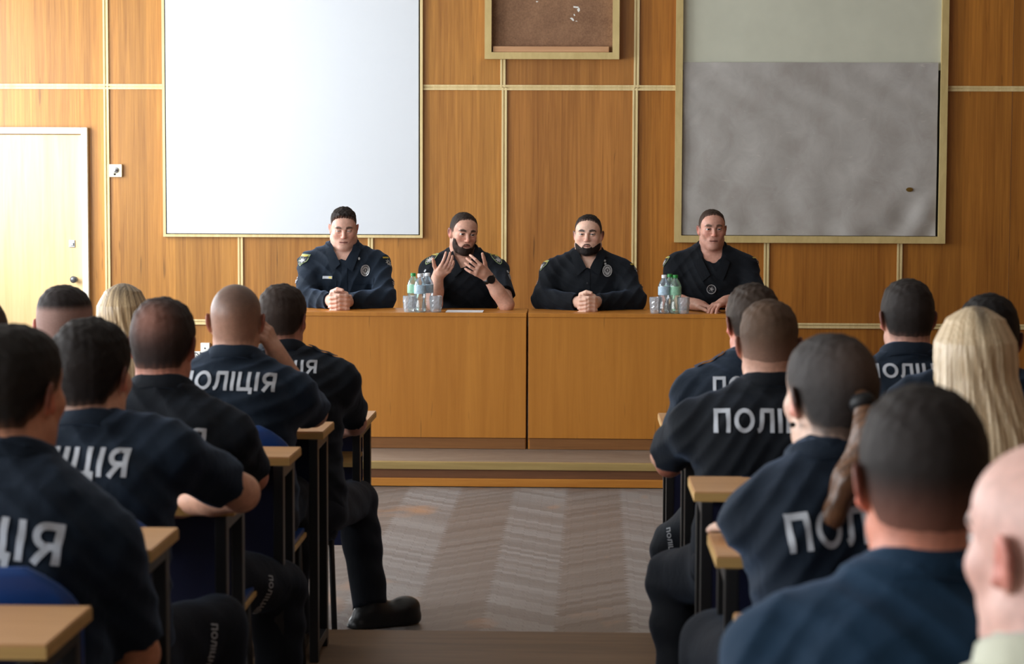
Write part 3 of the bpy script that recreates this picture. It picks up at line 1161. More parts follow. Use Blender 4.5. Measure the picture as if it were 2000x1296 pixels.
def long_hair(o, hf, parent):
    fine = .004
    L = o.get('long', .30)
    F = Field(axis(-.17, .17, fine), axis(-.27, .15, fine), axis(-L - .06, .15, fine))
    F.op(ell((0, -.020, .030), (.082, .104, .098)), .02)
    F.op(loft([-L, -L * .75, -.12, -.03, .05, .09], [.066, .090, .094, .092, .086, .055], [.022, .036, .052, .080, .09, .05],
              [-.205, -.180, -.095, -.045, -.025, -.02], o.get('sway', [0, 0, 0, 0, 0, 0]), 2.0), .03)
    # open in front for the face and neck
    F.op(ell((0, .10, -.05), (.066, .085, .115)), .02, 's')
    F.op(cone((0, .02, -.08), (0, .0, -.35), .055, .07), .02, 's')
    def strands(x, y, z):
        a = np.arctan2(x, -(y + .0))
        return .0020 * np.sin(22 * a + 4 * np.sin(8 * z) + 2.2 * np.sin(19 * z + 5 * a)) * sm(-z, -.1, .02) + .0012 * np.sin(77 * a + 5 * np.sin(11 * z)) \
            + .006 * sm(-z, L - .06, L) * (1 + np.sin(33 * a + 3))
    F.near(strands, .03)
    v, f = F.nets()
    x, y, z = v.T
    a = np.arctan2(x, -y)
    st = .5 + .5 * np.sin(41 * a + 4 * np.sin(7 * z)) * np.sin(17 * a + 1)
    c0, c1 = np.array(s2l(o['c0'])), np.array(s2l(o['c1']))
    col = c0 + (c1 - c0) * st[:, None]
    r = np.exp(-((x - .004) / o.get('root_w', .02)) ** 2) * sm(z, .055, .115) * sm(.05 - y, 0, .08)
    if o.get('roots_all'):
        r = np.maximum(r, sm(z, .05, .12) * (.35 + .5 * (np.sin(23 * a) > .2)))
    col = col + (np.array(s2l(o.get('root', (70, 56, 42)))) - col) * (np.clip(r, 0, 1) * .8)[:, None]
    return mesh_np('hair', parent_pts(v, hf), f, M['long_hair'], parent, col)


# ------------------------------------------------------------------ hands
def chain(F, pts, rs, k0=.006, k1=.002):
    for i in range(len(pts) - 1):
        F.op(cone(pts[i], pts[i + 1], rs[i], rs[i + 1]), k0 if i == 0 else k1, 'u', pad=.02)


def hand(F, W, d, n, s, curl=(20, 20, 20, 20), spread=6, thumb=(.5, .8, .2), sc=1.0, tips=None):
    """W wrist, d along the fingers, n out of the palm, s towards the thumb"""
    W = np.array(W, float); d = np.array(d, float); d /= np.linalg.norm(d)
    n = np.array(n, float); n -= d * (n @ d); n /= np.linalg.norm(n)
    s = np.array(s, float); s -= d * (s @ d) + n * (s @ n); s /= np.linalg.norm(s)
    offs = (.031, .0105, -.0105, -.030)
    mc = (.092, .094, .088, .079)
    seg = ((.044, .027, .021), (.049, .030, .023), (.045, .028, .022), (.035, .021, .019))
    for i in range(4):
        o_, L = offs[i] * sc, mc[i] * sc
        K = W + d * L + s * o_ + n * (-.002 * sc)
        F.op(cone(W + d * .012 * sc + s * o_ * .62, K, .0145 * sc, .0115 * sc), .012, 'u', pad=.02)
        a = R(spread) * (1.5 - i)
        dd = d * math.cos(a) + s * math.sin(a)
        p, ang = K, 0
        pts = [K]
        for j in range(3):
            ang += R(curl[i]) * (.8, 1.1, .7)[j]
            p = p + (dd * math.cos(ang) + n * math.sin(ang)) * seg[i][j] * sc
            pts.append(p)
        chain(F, pts, [.0098 * sc, .0088 * sc, .0080 * sc, .0070 * sc])
    t0 = W + d * .022 * sc + s * .024 * sc + n * .008 * sc
    td = d * thumb[0] + s * thumb[1] + n * thumb[2]; td /= np.linalg.norm(td)
    t1 = t0 + td * .042 * sc
    td2 = td + d * .35; td2 /= np.linalg.norm(td2)
    t2 = t1 + td2 * .034 * sc
    t3 = t2 + td2 * .026 * sc
    chain(F, [W + d * .012 * sc + s * .012 * sc, t0, t1, t2, t3], [.014 * sc, .0145 * sc, .0110 * sc, .0100 * sc, .0080 * sc], .012, .004)
    F.op(cone(W - d * .03, W + d * .03, .026 * sc, .027 * sc), .02, 'u', pad=.02)


def clasp(F, C, wr, wl, sc=1.0):
    """interlaced hands in front of the chest; +x is the person's right, +y forward"""
    C = np.array(C, float)
    for sgn, W, dz in ((1, wr, 0.0), (-1, wl, -.0112)):
        W = np.array(W, float)
        zs = [.036, .0135, -.009, -.0305]
        for i, z in enumerate(zs):
            z += dz
            K = C + np.array((sgn * .038, .018 - .004 * i, z)) * sc
            base = W + (C + np.array((sgn * .05, -.03, z * .5)) - W) * .35
            F.op(cone(base, K, .0165 * sc, .0125 * sc), .014, 'u', pad=.02)
            pts = [K, C + np.array((-sgn * .008, .042 - .003 * i, z - .002)) * sc, C + np.array((-sgn * .037, .027 - .003 * i, z - .006)) * sc,
                   C + np.array((-sgn * .050, .006, z - .009)) * sc]
            chain(F, pts, [.0102 * sc, .0094 * sc, .0086 * sc, .0076 * sc])
        up = .004 if sgn > 0 else -.006
        chain(F, [W + (C - W) * .3 + np.array((0, 0, .012)), C + np.array((sgn * .036, -.012, .044 + up)) * sc, C + np.array((sgn * .006, .014 + up, .060 + up)) * sc,
                  C + np.array((-sgn * .022, .024 + up, .056 + up)) * sc], [.016 * sc, .0130 * sc, .0110 * sc, .0085 * sc], .014, .003)
        F.op(cone(W, C + np.array((sgn * .03, -.012, .0)) * sc, .030 * sc, .027 * sc), .02, 'u', pad=.02)
# ------------------------------------------------------------------ lettering and badges laid on cloth
def strokes_word(word):
    """strokes (polyline, width) of the letters, height 1"""
    out, x = [], 0.0
    w = .185
    def arc(cx, cy, rx, ry, a0, a1, n=14):
        return [(cx + rx * math.cos(R(a0 + (a1 - a0) * i / n)), cy + ry * math.sin(R(a0 + (a1 - a0) * i / n))) for i in range(n + 1)]
    for ch in word:
        if ch == 'П':
            g = [[(.09, 0), (.09, 1)], [(.0, .91), (.72, .91)], [(.63, 0), (.63, 1)]]; adv = .90
        elif ch == 'О':
            g = [arc(.44, .5, .355, .415, 0, 360, 28)]; adv = 1.02
        elif ch == 'Л':
            g = [[(.0, .085), (.08, .10), (.15, .2), (.19, .45), (.21, .92)], [(.14, .91), (.74, .91)], [(.65, 0), (.65, 1)]]; adv = .92
        elif ch == 'І':
            g = [[(.09, 0), (.09, 1)]]; adv = .36
        elif ch == 'Ц':
            g = [[(.09, 0), (.09, 1)], [(.60, 0), (.60, 1)], [(.0, .085), (.80, .085)], [(.74, .17), (.74, -.17)]]; adv = .95
        else:
            g = [[(.61, 0), (.61, 1)], [(.68, .91), (.33, .91)] + arc(.33, .67, .24, .24, 90, 270, 12) + [(.33, .43), (.66, .43)], [(.40, .44), (.10, 0)]]; adv = .70
        for s in g: out.append(([(p[0] + x, p[1]) for p in s], w))
        x += adv
    return out, x


def ribbon_quads(line, w, step=.12, ends=0.0):
    """a flat ribbon of width w along a polyline, cut finely enough to follow cloth"""
    pts = [line[0]]
    for a, b_ in zip(line, line[1:]):
        L = math.hypot(b_[0] - a[0], b_[1] - a[1]); n = max(1, int(math.ceil(L / step)))
        pts += [(a[0] + (b_[0] - a[0]) * i / n, a[1] + (b_[1] - a[1]) * i / n) for i in range(1, n + 1)]
    closed = math.hypot(pts[0][0] - pts[-1][0], pts[0][1] - pts[-1][1]) < 1e-6
    rows = []
    for i, p in enumerate(pts):
        a, b_ = pts[max(0, i - 1)], pts[min(len(pts) - 1, i + 1)]
        if closed and i in (0, len(pts) - 1): a, b_ = pts[-2], pts[1]
        d = (b_[0] - a[0], b_[1] - a[1]); L = math.hypot(*d) or 1
        nx, ny = -d[1] / L, d[0] / L
        rows.append([(p[0] + nx * w * k, p[1] + ny * w * k) for k in (-.5, 0, .5)])
    q = []
    for a, b_ in zip(rows, rows[1:]):
        for k in (0, 1): q.append((a[k], b_[k], b_[k + 1], a[k + 1]))
    return q


def disc_quads(rx, ry, rings=3, n=24, r0=0.0):
    q = []
    for i in range(rings):
        a, b_ = r0 + (1 - r0) * i / rings, r0 + (1 - r0) * (i + 1) / rings
        for k in range(n):
            t0, t1 = 2 * math.pi * k / n, 2 * math.pi * (k + 1) / n
            q.append(((rx * a * math.cos(t0), ry * a * math.sin(t0)), (rx * b_ * math.cos(t0), ry * b_ * math.sin(t0)),
                      (rx * b_ * math.cos(t1), ry * b_ * math.sin(t1)), (rx * a * math.cos(t1), ry * a * math.sin(t1))))
    return q


def star_quads(r, r2, n=8, c=(0, 0)):
    q = []
    for k in range(n):
        a = 2 * math.pi * k / n
        p = [(r2 * math.cos(a - math.pi / n), r2 * math.sin(a - math.pi / n)), (r * math.cos(a), r * math.sin(a)), (r2 * math.cos(a + math.pi / n), r2 * math.sin(a + math.pi / n))]
        q.append(((c[0], c[1]), *[(x + c[0], y + c[1]) for x, y in p]))
    return q


def shield_quads(w, h, n=10):
    q = []
    prof = [(-h / 2, .0), (-h * .42, .32), (-h * .3, .62), (-h * .1, .9), (h * .1, 1), (h * .38, 1), (h * .5, .9)]
    for (z0, w0), (z1, w1) in zip(prof, prof[1:]):
        for k in range(6):
            a, b_ = -1 + 2 * k / 6, -1 + 2 * (k + 1) / 6
            q.append(((a * w * w0 / 2, z0), (b_ * w * w0 / 2, z0), (b_ * w * w1 / 2, z1), (a * w * w1 / 2, z1)))
    return q


def rect_quads(w, h, nx=6, ny=3, c=(0, 0)):
    q = []
    for i in range(nx):
        for j in range(ny):
            x0, x1 = c[0] - w / 2 + w * i / nx, c[0] - w / 2 + w * (i + 1) / nx
            y0, y1 = c[1] - h / 2 + h * j / ny, c[1] - h / 2 + h * (j + 1) / ny
            q.append(((x0, y0), (x1, y0), (x1, y1), (x0, y1)))
    return q


def lay(name, parent, bvh, quads, o, u, v, off, m, smooth_n=True, label=None):
    """drop a flat figure onto the cloth under it, keeping a thin thickness"""
    o, u, v = V(o), V(u).normalized(), V(v).normalized()
    n = u.cross(v).normalized()           # points away from the cloth
    bm = bmesh.new(); cache = {}
    def vert(a, b_):
        key = (round(a, 5), round(b_, 5))
        if key in cache: return cache[key]
        p = o + u * a + v * b_
        hit = bvh.ray_cast(p + n * .25, -n, .6)
        if hit[0] is None:
            loc, nor = bvh.find_nearest(p)[:2]
        else:
            loc, nor = hit[0], hit[1]
        nn = (nor + n).normalized() if nor.dot(n) > -.2 else n
        cache[key] = bm.verts.new(loc + nn * off)
        return cache[key]
    for q in quads:
        vs = []
        for p in q:
            w = vert(*p)
            if w not in vs: vs.append(w)
        if len(vs) < 3: continue
        try: bm.faces.new(vs)
        except ValueError: pass
    me = bpy.data.meshes.new(name); bm.to_mesh(me); bm.free()
    me.polygons.foreach_set('use_smooth', [True] * len(me.polygons))
    ob = link(name, me, M[m], parent)
    if label: ob['label'] = label
    return ob


def cloth_bvh(ob):
    me = ob.data
    n = len(me.vertices)
    co = np.empty(n * 3, np.float32); me.vertices.foreach_get('co', co)
    fi = np.empty(len(me.polygons) * 4, np.int32); me.loops.foreach_get('vertex_index', fi)
    return BVHTree.FromPolygons(co.reshape(-1, 3).tolist(), fi.reshape(-1, 4).tolist())


# ------------------------------------------------------------------ people
NECK = .152


def person(label, head_at, Yh, zfl, face=1, yaw=0, lean=8, twist=0, tilt=0, build=1.0, head=None, hs=1.0, hyaw=0, hpitch=0, hroll=0,
           arms=None, legs=None, shirt='uniform', sleeve='short', skin=(205, 160, 138), text=None, collar=True, epaulette=False, step=.0075,
           fine=.0045, group=None, neck_fwd=.15, vneck=0, hand_zone=None, wrinkle=1.0, leaves=None, belly=0.0, extras=None, seat=.53, shoulder_drop=0.0, trousers=True, L_override=None):
    """face=+1 looks down the hall to the stage, -1 looks at the camera.  head_at = photo position of the top of the head"""
    ho = dict(head or {})
    TR = rot3(-lean, tilt, twist)
    top = at(head_at[0], head_at[1], Yh)
    yz = yaw if face > 0 else yaw + 180
    HRm = rot3(hpitch, hroll, hyaw)
    L = .46
    hair_t = ho.get('top', .01) if not ho.get('long') else .012
    for _ in range(5):
        Tf = Frame((0, 0, seat), TR)
        Nb = Tf.pt((0, -.012, L + .01))
        upv = TR @ np.array((0, 0, 1.0)) * .5 + np.array((0, neck_fwd, .5)); upv /= np.linalg.norm(upv)
        Hc = Nb + upv * NECK * hs
        vx = Hc + HRm @ np.array((0, -.02, .116 + hair_t)) * hs
        L += (top.z - zfl - vx[2]) * .9 if L_override is None else 0
    L = L_override or L
    cz, sz = math.cos(R(yz)), math.sin(R(yz))
    loc = V((top.x - (vx[0] * cz - vx[1] * sz), top.y - (vx[0] * sz + vx[1] * cz), zfl))

    def lc(px, py, Y, dz=0):          # a point of the hall in this person's own space
        p = at(px, py, Y) - loc
        return np.array((p.x * cz + p.y * sz, -p.x * sz + p.y * cz, p.z + dz))
    hf = Frame(Hc, HRm, hs)
    b_ = build
    # arms
    A = {}
    for sd, sg in (('R', 1), ('L', -1)):
        S = Tf.pt((sg * .176 * b_, -.004, L - .058 - shoulder_drop))
        a = (arms or {}).get(sd, {})
        E = a['el'](lc) if callable(a.get('el')) else np.array(a.get('el', S + np.array((sg * .07, .16, -.25))))
        W = a['wr'](lc) if callable(a.get('wr')) else np.array(a.get('wr', E + np.array((-sg * .13, .20, .015))))
        A[sd] = (S, E, W, a)
    pts = np.array([p for v_ in A.values() for p in v_[:3]] + [Hc])
    lo, hi = pts.min(0) - .12, pts.max(0) + .16
    lo = np.minimum(lo, (-.27 * b_, -.22, seat - .16)); hi = np.maximum(hi, (.27 * b_, .24, 0))
    fx = [(Hc[0] - .11, Hc[0] + .11, fine)]; fy = [(Hc[1] - .13, Hc[1] + .14, fine)]; fz = [(Hc[2] - (.25 if vneck else .14) * hs, Hc[2] + .15, fine)]
    for hz in (hand_zone(lc) if hand_zone else []):
        fx.append((hz[0][0], hz[1][0], hz[2])); fy.append((hz[0][1], hz[1][1], hz[2])); fz.append((hz[0][2], hz[1][2], hz[2]))
    AXS = [axis(lo[0], hi[0], step, fx), axis(lo[1], hi[1], step, fy), axis(lo[2], hi[2], step, fz)]
    F = Field(*AXS)
    zs = [-.12, -.05, .05, .15, .27, max(.30, L - .12), max(.36, L - .05), max(.4, L - .0), max(.43, L + .03)]
    rx = np.array([.13, .172, .172, .160, .168, .174, .150, .105, .060]) * b_
    ry = np.array([.09, .125, .125 + belly, .122 + belly, .124 + belly * .4, .122, .108, .080, .06]) * b_
    cy = np.array([.02, .018, .014 + belly * .6, .012 + belly * .6, .008, -.002, -.012, -.016, -.014])
    F.op(loft(zs, rx, ry, cy), .02, 'u', Tf)
    dr = shoulder_drop
    for sg in (-1, 1):
        F.op(cone((sg * .07, -.014, L - .048), (sg * .172 * b_, -.006, L - .062 - dr), .062 * b_, .055 * b_), .05, 'u', Tf)
        F.op(cone((0, -.018, L + .045), (sg * .125 * b_, -.014, L - .020 - dr), .040, .036 * b_), .05, 'u', Tf)
        F.op(ell((sg * .075, -.075, L - .13), (.075 * b_, .055, .10)), .06, 'u', Tf)
    T0 = F.D.copy()
    for sd in 'RL':
        S, E, W, a = A[sd]
        F.op(cone(S, E, .050 * b_, .043), .03)
        F.op(cone(E, E + (W - E) * .45, .0435, .041), .012)
        F.op(cone(E + (W - E) * .4, W, .041, .0285), .012)
    F.op(cone(Tf.pt((0, -.016, L - .01)), hf.pt((0, -.026, -.055)), .056, .054 + ho.get('fat', 0)), .03)
    for p, k, md in head_prims(ho): F.op(p, k, md, hf)
    if fine < .004:
        for p, k, md in face_prims(ho): F.op(p, k, md, hf)
    else:
        F.op(cone((0, .086, .014), (0, .104, -.026), .008, .012), .012, 'u', hf)
    for p, k, md in ear_prims(ho): F.op(p, k, md, hf)
    for sd in 'RL':
        S, E, W, a = A[sd]
        if a.get('hand'): a['hand'](F, W, E, lc)
    if (arms or {}).get('clasp'):
        C = arms['clasp'](lc)
        clasp(F, C, A['R'][2], A['L'][2], arms.get('clasp_scale', 1.0))
    v, f = F.nets()
    # ---- colours of the skin
    base = np.array(s2l(skin))
    col = np.tile(base, (len(v), 1))
    q = hf.inv(v).T
    x, y, z = q
    ax_ = np.abs(x)
    inh = (z > -.15) & (z < .14) & (ax_ < .11) & (np.abs(y) < .13)
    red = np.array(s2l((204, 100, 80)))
    def blend(c, mk):
        nonlocal col
        mk = np.clip(mk, 0, 1) * inh
        col = col + (np.array(c) - col) * mk[:, None]
    blend(red, sm(ax_, .0765 * ho.get('wide', 1), .0805 * ho.get('wide', 1)) * (np.abs(z + .004) < .036) * (np.abs(y + .008) < .024) * .62)  # naturally reddish ears, pushed redder to paint a backlit glow
    blend(red, np.exp(-((ax_ - .042) / .02) ** 2 - ((z + .022) / .02) ** 2) * (y > .03) * .28)
    blend(red, np.exp(-(x / .014) ** 2 - ((z + .028) / .012) ** 2) * (y > .09) * .4)
    if fine < .004:
        blend(s2l((164, 88, 82)), sm(.025 - ax_, -.003, .005) * sm(.0080 - np.abs(z - MZ + .0582), -.002, .003) * (y > .075) * .5)
        blend(s2l((84, 46, 42)), sm(.025 - ax_, -.003, .004) * sm(.0030 - np.abs(z - MZ + .0590), -.0012, .0012) * (y > .075) * .8)
        bc = np.array(s2l(ho.get('brow', (58, 42, 34))))
        bz = np.interp(ax_, [.010, .030, .046, .055], [.0245, .0300, .0285, .022])
        blend(bc, sm(.0062 * (1.05 - .55 * sm(ax_, .032, .055)) - np.abs(z - bz), -.0028, .0020) * sm(ax_, .007, .019) * sm(.054 - ax_, -.002, .004) * (y > .045) * .95)
        for s in (-1, 1):
            lid = np.abs((z - .005) - ho.get('eye_open', .0075) * .62) < .0026
            blend(s2l((56, 36, 32)), lid * (np.abs(x - s * .0315) < .0165) * (y > .074) * .9)
    hc = np.array(s2l(ho.get('color', (52, 40, 34))))
    if 'buzz' in ho:
        al = ho['buzz']
        sides = sm(z - hairline(x, y, ho), -.006, .030)
        blend(hc, sides * (al[0] + (al[1] - al[0]) * sm(z, ho.get('bz0', -.03), ho.get('bz1', .08))))
    if ho.get('beard'):
        blend(s2l(ho.get('beard_color', (50, 38, 30))), sm(beard_h(q, ho), -.003, .001) * .7)
    if 'stubble' in ho:
        up = np.interp(ax_, [0, .016, .030, .045, .06, .075], [-.038, -.04, -.06, -.045, -.02, .0])
        blend(hc, sm(up - z, -.004, .014) * (y > -.005) * sm(z, -.14, -.11) * ho['stubble'])
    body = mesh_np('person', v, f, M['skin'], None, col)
    body.location = loc; body.rotation_euler = (0, 0, R(yz))
    tag(body, label, 'person', group)

    # ---- shirt
    G = Field(*AXS, T0 - .011)
    for sd in 'RL':
        S, E, W, a = A[sd]
        sl = a.get('sleeve', sleeve)
        if sl == 'short':
            fr_ = a.get('sleeve_to', .72)
            G.op(cutcone(S, S + (E - S) * fr_, .058 * b_, .063), .035)
        else:
            G.op(cone(S, E, .060 * b_, .062), .035)
            G.op(cutcone(E, E + (W - E) * .93, .063, .046), .02)
    bv0 = None
    if leaves:
        v0, f0 = G.nets()
        bv0 = BVHTree.FromPolygons(v0.tolist(), f0.tolist())
    if vneck:
        G.op(cone(Tf.pt((0, .055, L + .06)), Tf.pt((0, .125, L - .02 - vneck)), .060, .010), .008, 's')
        G.op(cone(Tf.pt((0, .0, L + .11)), Tf.pt((0, .05, L + .02)), .066, .052), .008, 's')
    ph = sum(map(ord, label)) % 17
    def wr(x, y, z):
        w1 = np.sin(47 * x + 36 * z + 3.1 * np.sin(7 * y + 6 * z + ph) + ph)
        w2 = np.sin(-42 * x + 50 * z + 2.6 * np.sin(9 * x + 5 * z + 2 * ph) + 14 * y)
        w3 = np.sin(58 * z + 12 * x + 4 * np.sin(11 * x + 8 * y + ph))
        am = .5 + .5 * np.sin(5 * x + 7 * z + ph)
        return wrinkle * .0058 * (np.abs(w1) - .6) * am + wrinkle * .0056 * (np.abs(w2) - .6) * (1 - am) + .0018 * w3
    G.near(wr, .03)
    # sleeves gather at the elbow: deeper rings there
    v2, f2 = G.nets()
    sh = mesh_np({'cream_cloth': 'shirt'}.get(shirt, 'uniform_shirt'), v2, f2, M[shirt], body)
    bv = cloth_bvh(sh)
    # ---- collar
    if collar:
        bm = bmesh.new()
        cf = Frame(Tf.pt((0, -.008, L + .040)), TR @ rot3(-14 if face > 0 else -20, 0, 0))
        op0 = 152 if not vneck else 138
        n = 44; rows_ = []
        for i in range(n + 1):
            th = R(-op0 + 2 * op0 * i / n)       # 0 = nape
            s_, c_ = math.sin(th), -math.cos(th)
            fr_ = sm(np.array(abs(math.degrees(th))), op0 - 45, op0 + 2).item()
            rr = (.073 + ho.get('fat', 0) * .6, .072)
            P_ = []
            drop = .040 + .030 * fr_
            for (k, zz) in ((-.002, -.020), (.000, .012), (.001, .029), (.006, .035), (.012, .029), (.017, .029 - drop * .5), (.022, .027 - drop), (.018, .026 - drop), (.010, .010)):
                yy_ = (rr[1] + k) * c_ + .012 * fr_ * (1 if vneck else .3)
                P_.append(bm.verts.new(cf.pt(((rr[0] + k) * s_, yy_, zz - .034 * fr_ * (1 if vneck else .4)))))
            rows_.append(P_)
        for a, c2 in zip(rows_, rows_[1:]):
            for k in range(len(a) - 1):
                bm.faces.new((a[k], a[k + 1], c2[k + 1], c2[k]))
        bmesh.ops.recalc_face_normals(bm, faces=bm.faces)
        me = bpy.data.meshes.new('collar'); bm.to_mesh(me); bm.free()
        me.polygons.foreach_set('use_smooth', [True] * len(me.polygons))
        link('collar', me, M[shirt], body)
    if leaves:
        pit, spread_ = leaves
        for sg in (-1, 1):
            top_, bot = (.060, .075), (.010, 0.0)
            tip, out = (spread_, -.034), (.098, .050)
            q = []
            for i in range(9):
                for j in range(7):
                    def cp(a, b2):
                        p = [(top_[k] * (1 - a) + bot[k] * a) * (1 - b2) + (out[k] * (1 - a) + tip[k] * a) * b2 for k in (0, 1)]
                        return (sg * p[0], p[1])
                    q.append((cp(i / 9, j / 7), cp((i + 1) / 9, j / 7), cp((i + 1) / 9, (j + 1) / 7), cp(i / 9, (j + 1) / 7)))
            lay('collar_leaf', body, bv0, q, lc(*pit), (-1, 0, 0), Tf.dr((0, .25, 1)), .0125, shirt)
    if epaulette:
        for sg in (-1, 1):
            lay('epaulette', body, bv, rect_quads(.105, .046, 10, 4), Tf.pt((sg * .118 * b_, -.020, L + .02)), Tf.dr((1, 0, -.45 * sg)), Tf.dr((0, 1, 0)), .006, shirt)
    if text:
        qs, wid = [], 0
        st_, wd = strokes_word('ПОЛІЦІЯ')
        hgt = text.get('h', .065); wx_ = text.get('w', 5.1 * hgt) / wd
        for ln, w in st_:
            qs += [tuple((p[0] * wx_ - wd * wx_ / 2, (p[1] - .5) * hgt) for p in qd) for qd in ribbon_quads([(p[0], p[1]) for p in ln], w)]
        lay('lettering', body, bv, qs, Tf.pt((text.get('u', 0), -.10, L - text.get('d', .05))), Tf.dr((1, 0, text.get('slant', 0))), Tf.dr((-text.get('slant', 0), 0, 1)),
            .0035, 'print_white', label='light grey printed word on the back')
    # ---- hair
    if ho.get('long'):
        long_hair(ho, hf, body)
    elif ho.get('top', .01) > 0:
        def hcol(q, o):
            x, y, z = q
            c = np.tile(hc, (len(x), 1)) * (1 + .30 * wob(x, y, z, 48, 4) + .12 * wob(x, y, z, 150, 2))[:, None]
            fd = ho.get('fade', (.55, .045))
            k = (1 - sm(z - hairline(x, y, o), .0, fd[1])) * fd[0] * (1 - sm(y, .025, .055))
            k = np.maximum(k, (1 - sm(z - hairline(x, y, o), .002, .020)) * .42 * sm(y, .02, .05))
            if 'fade_abs' in o:
                fa = o['fade_abs']
                k = np.maximum((1 - sm(z, fa[0], fa[1])) * fa[2] * (1 - sm(y, .045, .066)), k * (y > .03))
            c = c + (base * .5 + hc * .22 - c) * k[:, None]
            if 'thin' in o:      # thin crown showing skin
                tx, ty, tz, tr, ta = o['thin']
                k = np.exp(-((x - tx) ** 2 + (y - ty) ** 2 + (z - tz) ** 2) / tr ** 2) * ta
                c = c + (base * .8 - c) * k[:, None]
            if 'grey' in o:  # dark hair paled towards one side: a light reflection painted in
                gz = sm(-x * o.get('lit_side', 1), -.02, .06) * o['grey']
                c = c + (np.array(s2l((150, 150, 152))) - c) * gz[:, None]
            return c
        hair = shell('hair', ho, hf, hair_h, hcol, M['hair'], body, .0036 if fine > .004 else .0028)
        if ho.get('ponytail'):
            tf = ho['ponytail']
            Pq = [hf.pt(p_) for p_ in tf]
            F3 = Field(*[axis(min(p_[i] for p_ in Pq) - .06, max(p_[i] for p_ in Pq) + .06, .004) for i in range(3)])
            rr = [.018, .026, .027, .020, .005]
            for i in range(len(Pq) - 1): F3.op(cone(Pq[i], Pq[i + 1], rr[i], rr[i + 1]), .02)
            F3.near(lambda x, y, z: .0012 * np.sin(420 * y + 20 * np.sin(6 * z)), .03)
            v3, f3 = F3.nets()
            mesh_np('ponytail', v3, f3, M['long_hair'], body, np.tile(np.array(s2l((100, 66, 42))), (len(v3), 1)) * (1 + .3 * np.sin(420 * v3[:, 1:2] + 20 * np.sin(6 * v3[:, 2:3]))))
            b2 = MB(); p0, p1 = V(Pq[0]), V(Pq[1]); d = (p1 - p0).normalized()
            b2.tube([p0 + d * -.006, p0 + d * .006, p0 + d * .02], [.020, .026, .022], 14); b2.build('hair_band', M['hair_band'], body, True)
    if ho.get('beard'):
        bcol = np.array(s2l(ho.get('beard_color', ho.get('color', (52, 40, 34)))))
        shell('beard', ho, hf, beard_h, lambda q, o: (lambda k: base * .6 * (1 - k) + bcol * k)(sm(beard_h(q, o), .0, .6 * o.get('beard_t', .005))[:, None]) * (1 + .25 * wob(*q, 90))[:, None],
              M['hair'], body, .0026, True)
    if fine < .004:
        for s in (-1, 1):
            gz = ho.get('gaze', (0, 0))
            g = np.array((math.sin(R(gz[0])), math.cos(R(gz[0])) * math.cos(R(gz[1])), math.sin(R(gz[1])))); g /= np.linalg.norm(g)
            bm = bmesh.new(); bmesh.ops.create_uvsphere(bm, u_segments=28, v_segments=22, radius=.0142)
            me = bpy.data.meshes.new('eye')
            cl = bm.verts.layers.float_color.new('Col')
            for w in bm.verts:
                d = float(np.array(w.co.normalized()) @ g)
                w[cl] = (.012, .01, .01, 1) if d > .955 else ((*s2l(ho.get('iris', (70, 52, 40))), 1) if d > .86 else (.40, .37, .36, 1))
                w.co = V(hf.pt(np.array(w.co) + np.array((s * .0315, .0742, .005))))
            bm.to_mesh(me); bm.free()
            me.polygons.foreach_set('use_smooth', [True] * len(me.polygons))
            link('eye', me, M['eye'], body)
    # ---- trousers and boots
    if trousers:
        LG = {}
        for sd, sg in (('R', 1), ('L', -1)):
            g = (legs or {}).get(sd, {})
            K = g['knee'](lc) if 'knee' in g else np.array((sg * .12, .40, .50))
            An = g['ankle'](lc) if 'ankle' in g else np.array((K[0], K[1] - .04, .10))
            LG[sd] = (np.array((sg * .088, .02, seat - .03)), K, An, g)
        pp = np.array([p for t_ in LG.values() for p in t_[:3]])
        lo, hi = pp.min(0) - .14, pp.max(0) + .14
        lo = np.minimum(lo, (-.24 * b_, -.2, 0)); hi = np.maximum(hi, (.24 * b_, .2, seat + .1))
        F4 = Field(*[axis(lo[i], hi[i], .0105) for i in range(3)])
        F4.op(ell((0, .0, seat - .02), (.185 * b_, .155 * b_, .115)), .03)
        for H, K, An, g in LG.values():
            An2 = np.array((An[0], An[1], .075))
            F4.op(cone(H, K, .090 * b_, .074), .05)
            F4.op(cone(K, K + (An2 - K) * .4, .074, .069), .03)
            F4.op(cutcone(K + (An2 - K) * .35, An2, .069, .066), .03)
        F4.near(lambda x, y, z: .004 * np.sin(40 * z + 20 * y + 3 * np.sin(12 * x + 9 * z)) * np.sin(17 * x + 11 * y + 1), .03)
        v4, f4 = F4.nets()
        tr = mesh_np('trousers', v4, f4, M['trouser_cloth'], body)
        if (legs or {}).get('text'):
            tb = cloth_bvh(tr)
            for fn in legs['text']: fn(lay, body, tb, lc)
        for H, K, An, g in LG.values():
            a = R(g.get('toe', 0))
            fd = np.array((math.sin(a), math.cos(a), 0)); lift = g.get('lift', 0)
            a0 = np.array((An[0], An[1], .09))
            lo, hi = a0 - .22, a0 + .24; lo[2], hi[2] = -.02, .2
            F5 = Field(*[axis(lo[i], hi[i], .0085) for i in range(3)])
            F5.op(cone(a0 + (0, 0, .03), a0 + fd * .01 - (0, 0, .02), .044, .050), .02)
            F5.op(cone(a0 - fd * .03 - (0, 0, .045), a0 + fd * .12 - (0, 0, .045), .042, .047), .03)
            F5.op(ell(a0 + fd * .145 + np.array((0, 0, -.045 + lift)), (.050, .050, .038)), .03)
            F5.op(cone(a0 - fd * .045 - (0, 0, .082), a0 + fd * .15 + np.array((0, 0, -.082 + lift)), .046, .050), .008)
            Z = F5.ax[2][None, None, :]
            F5.D = np.maximum(F5.D, (.004 - Z).astype(np.float32))
            v5, f5 = F5.nets()
            mesh_np('boot', v5, f5, M['boot_leather'], body)
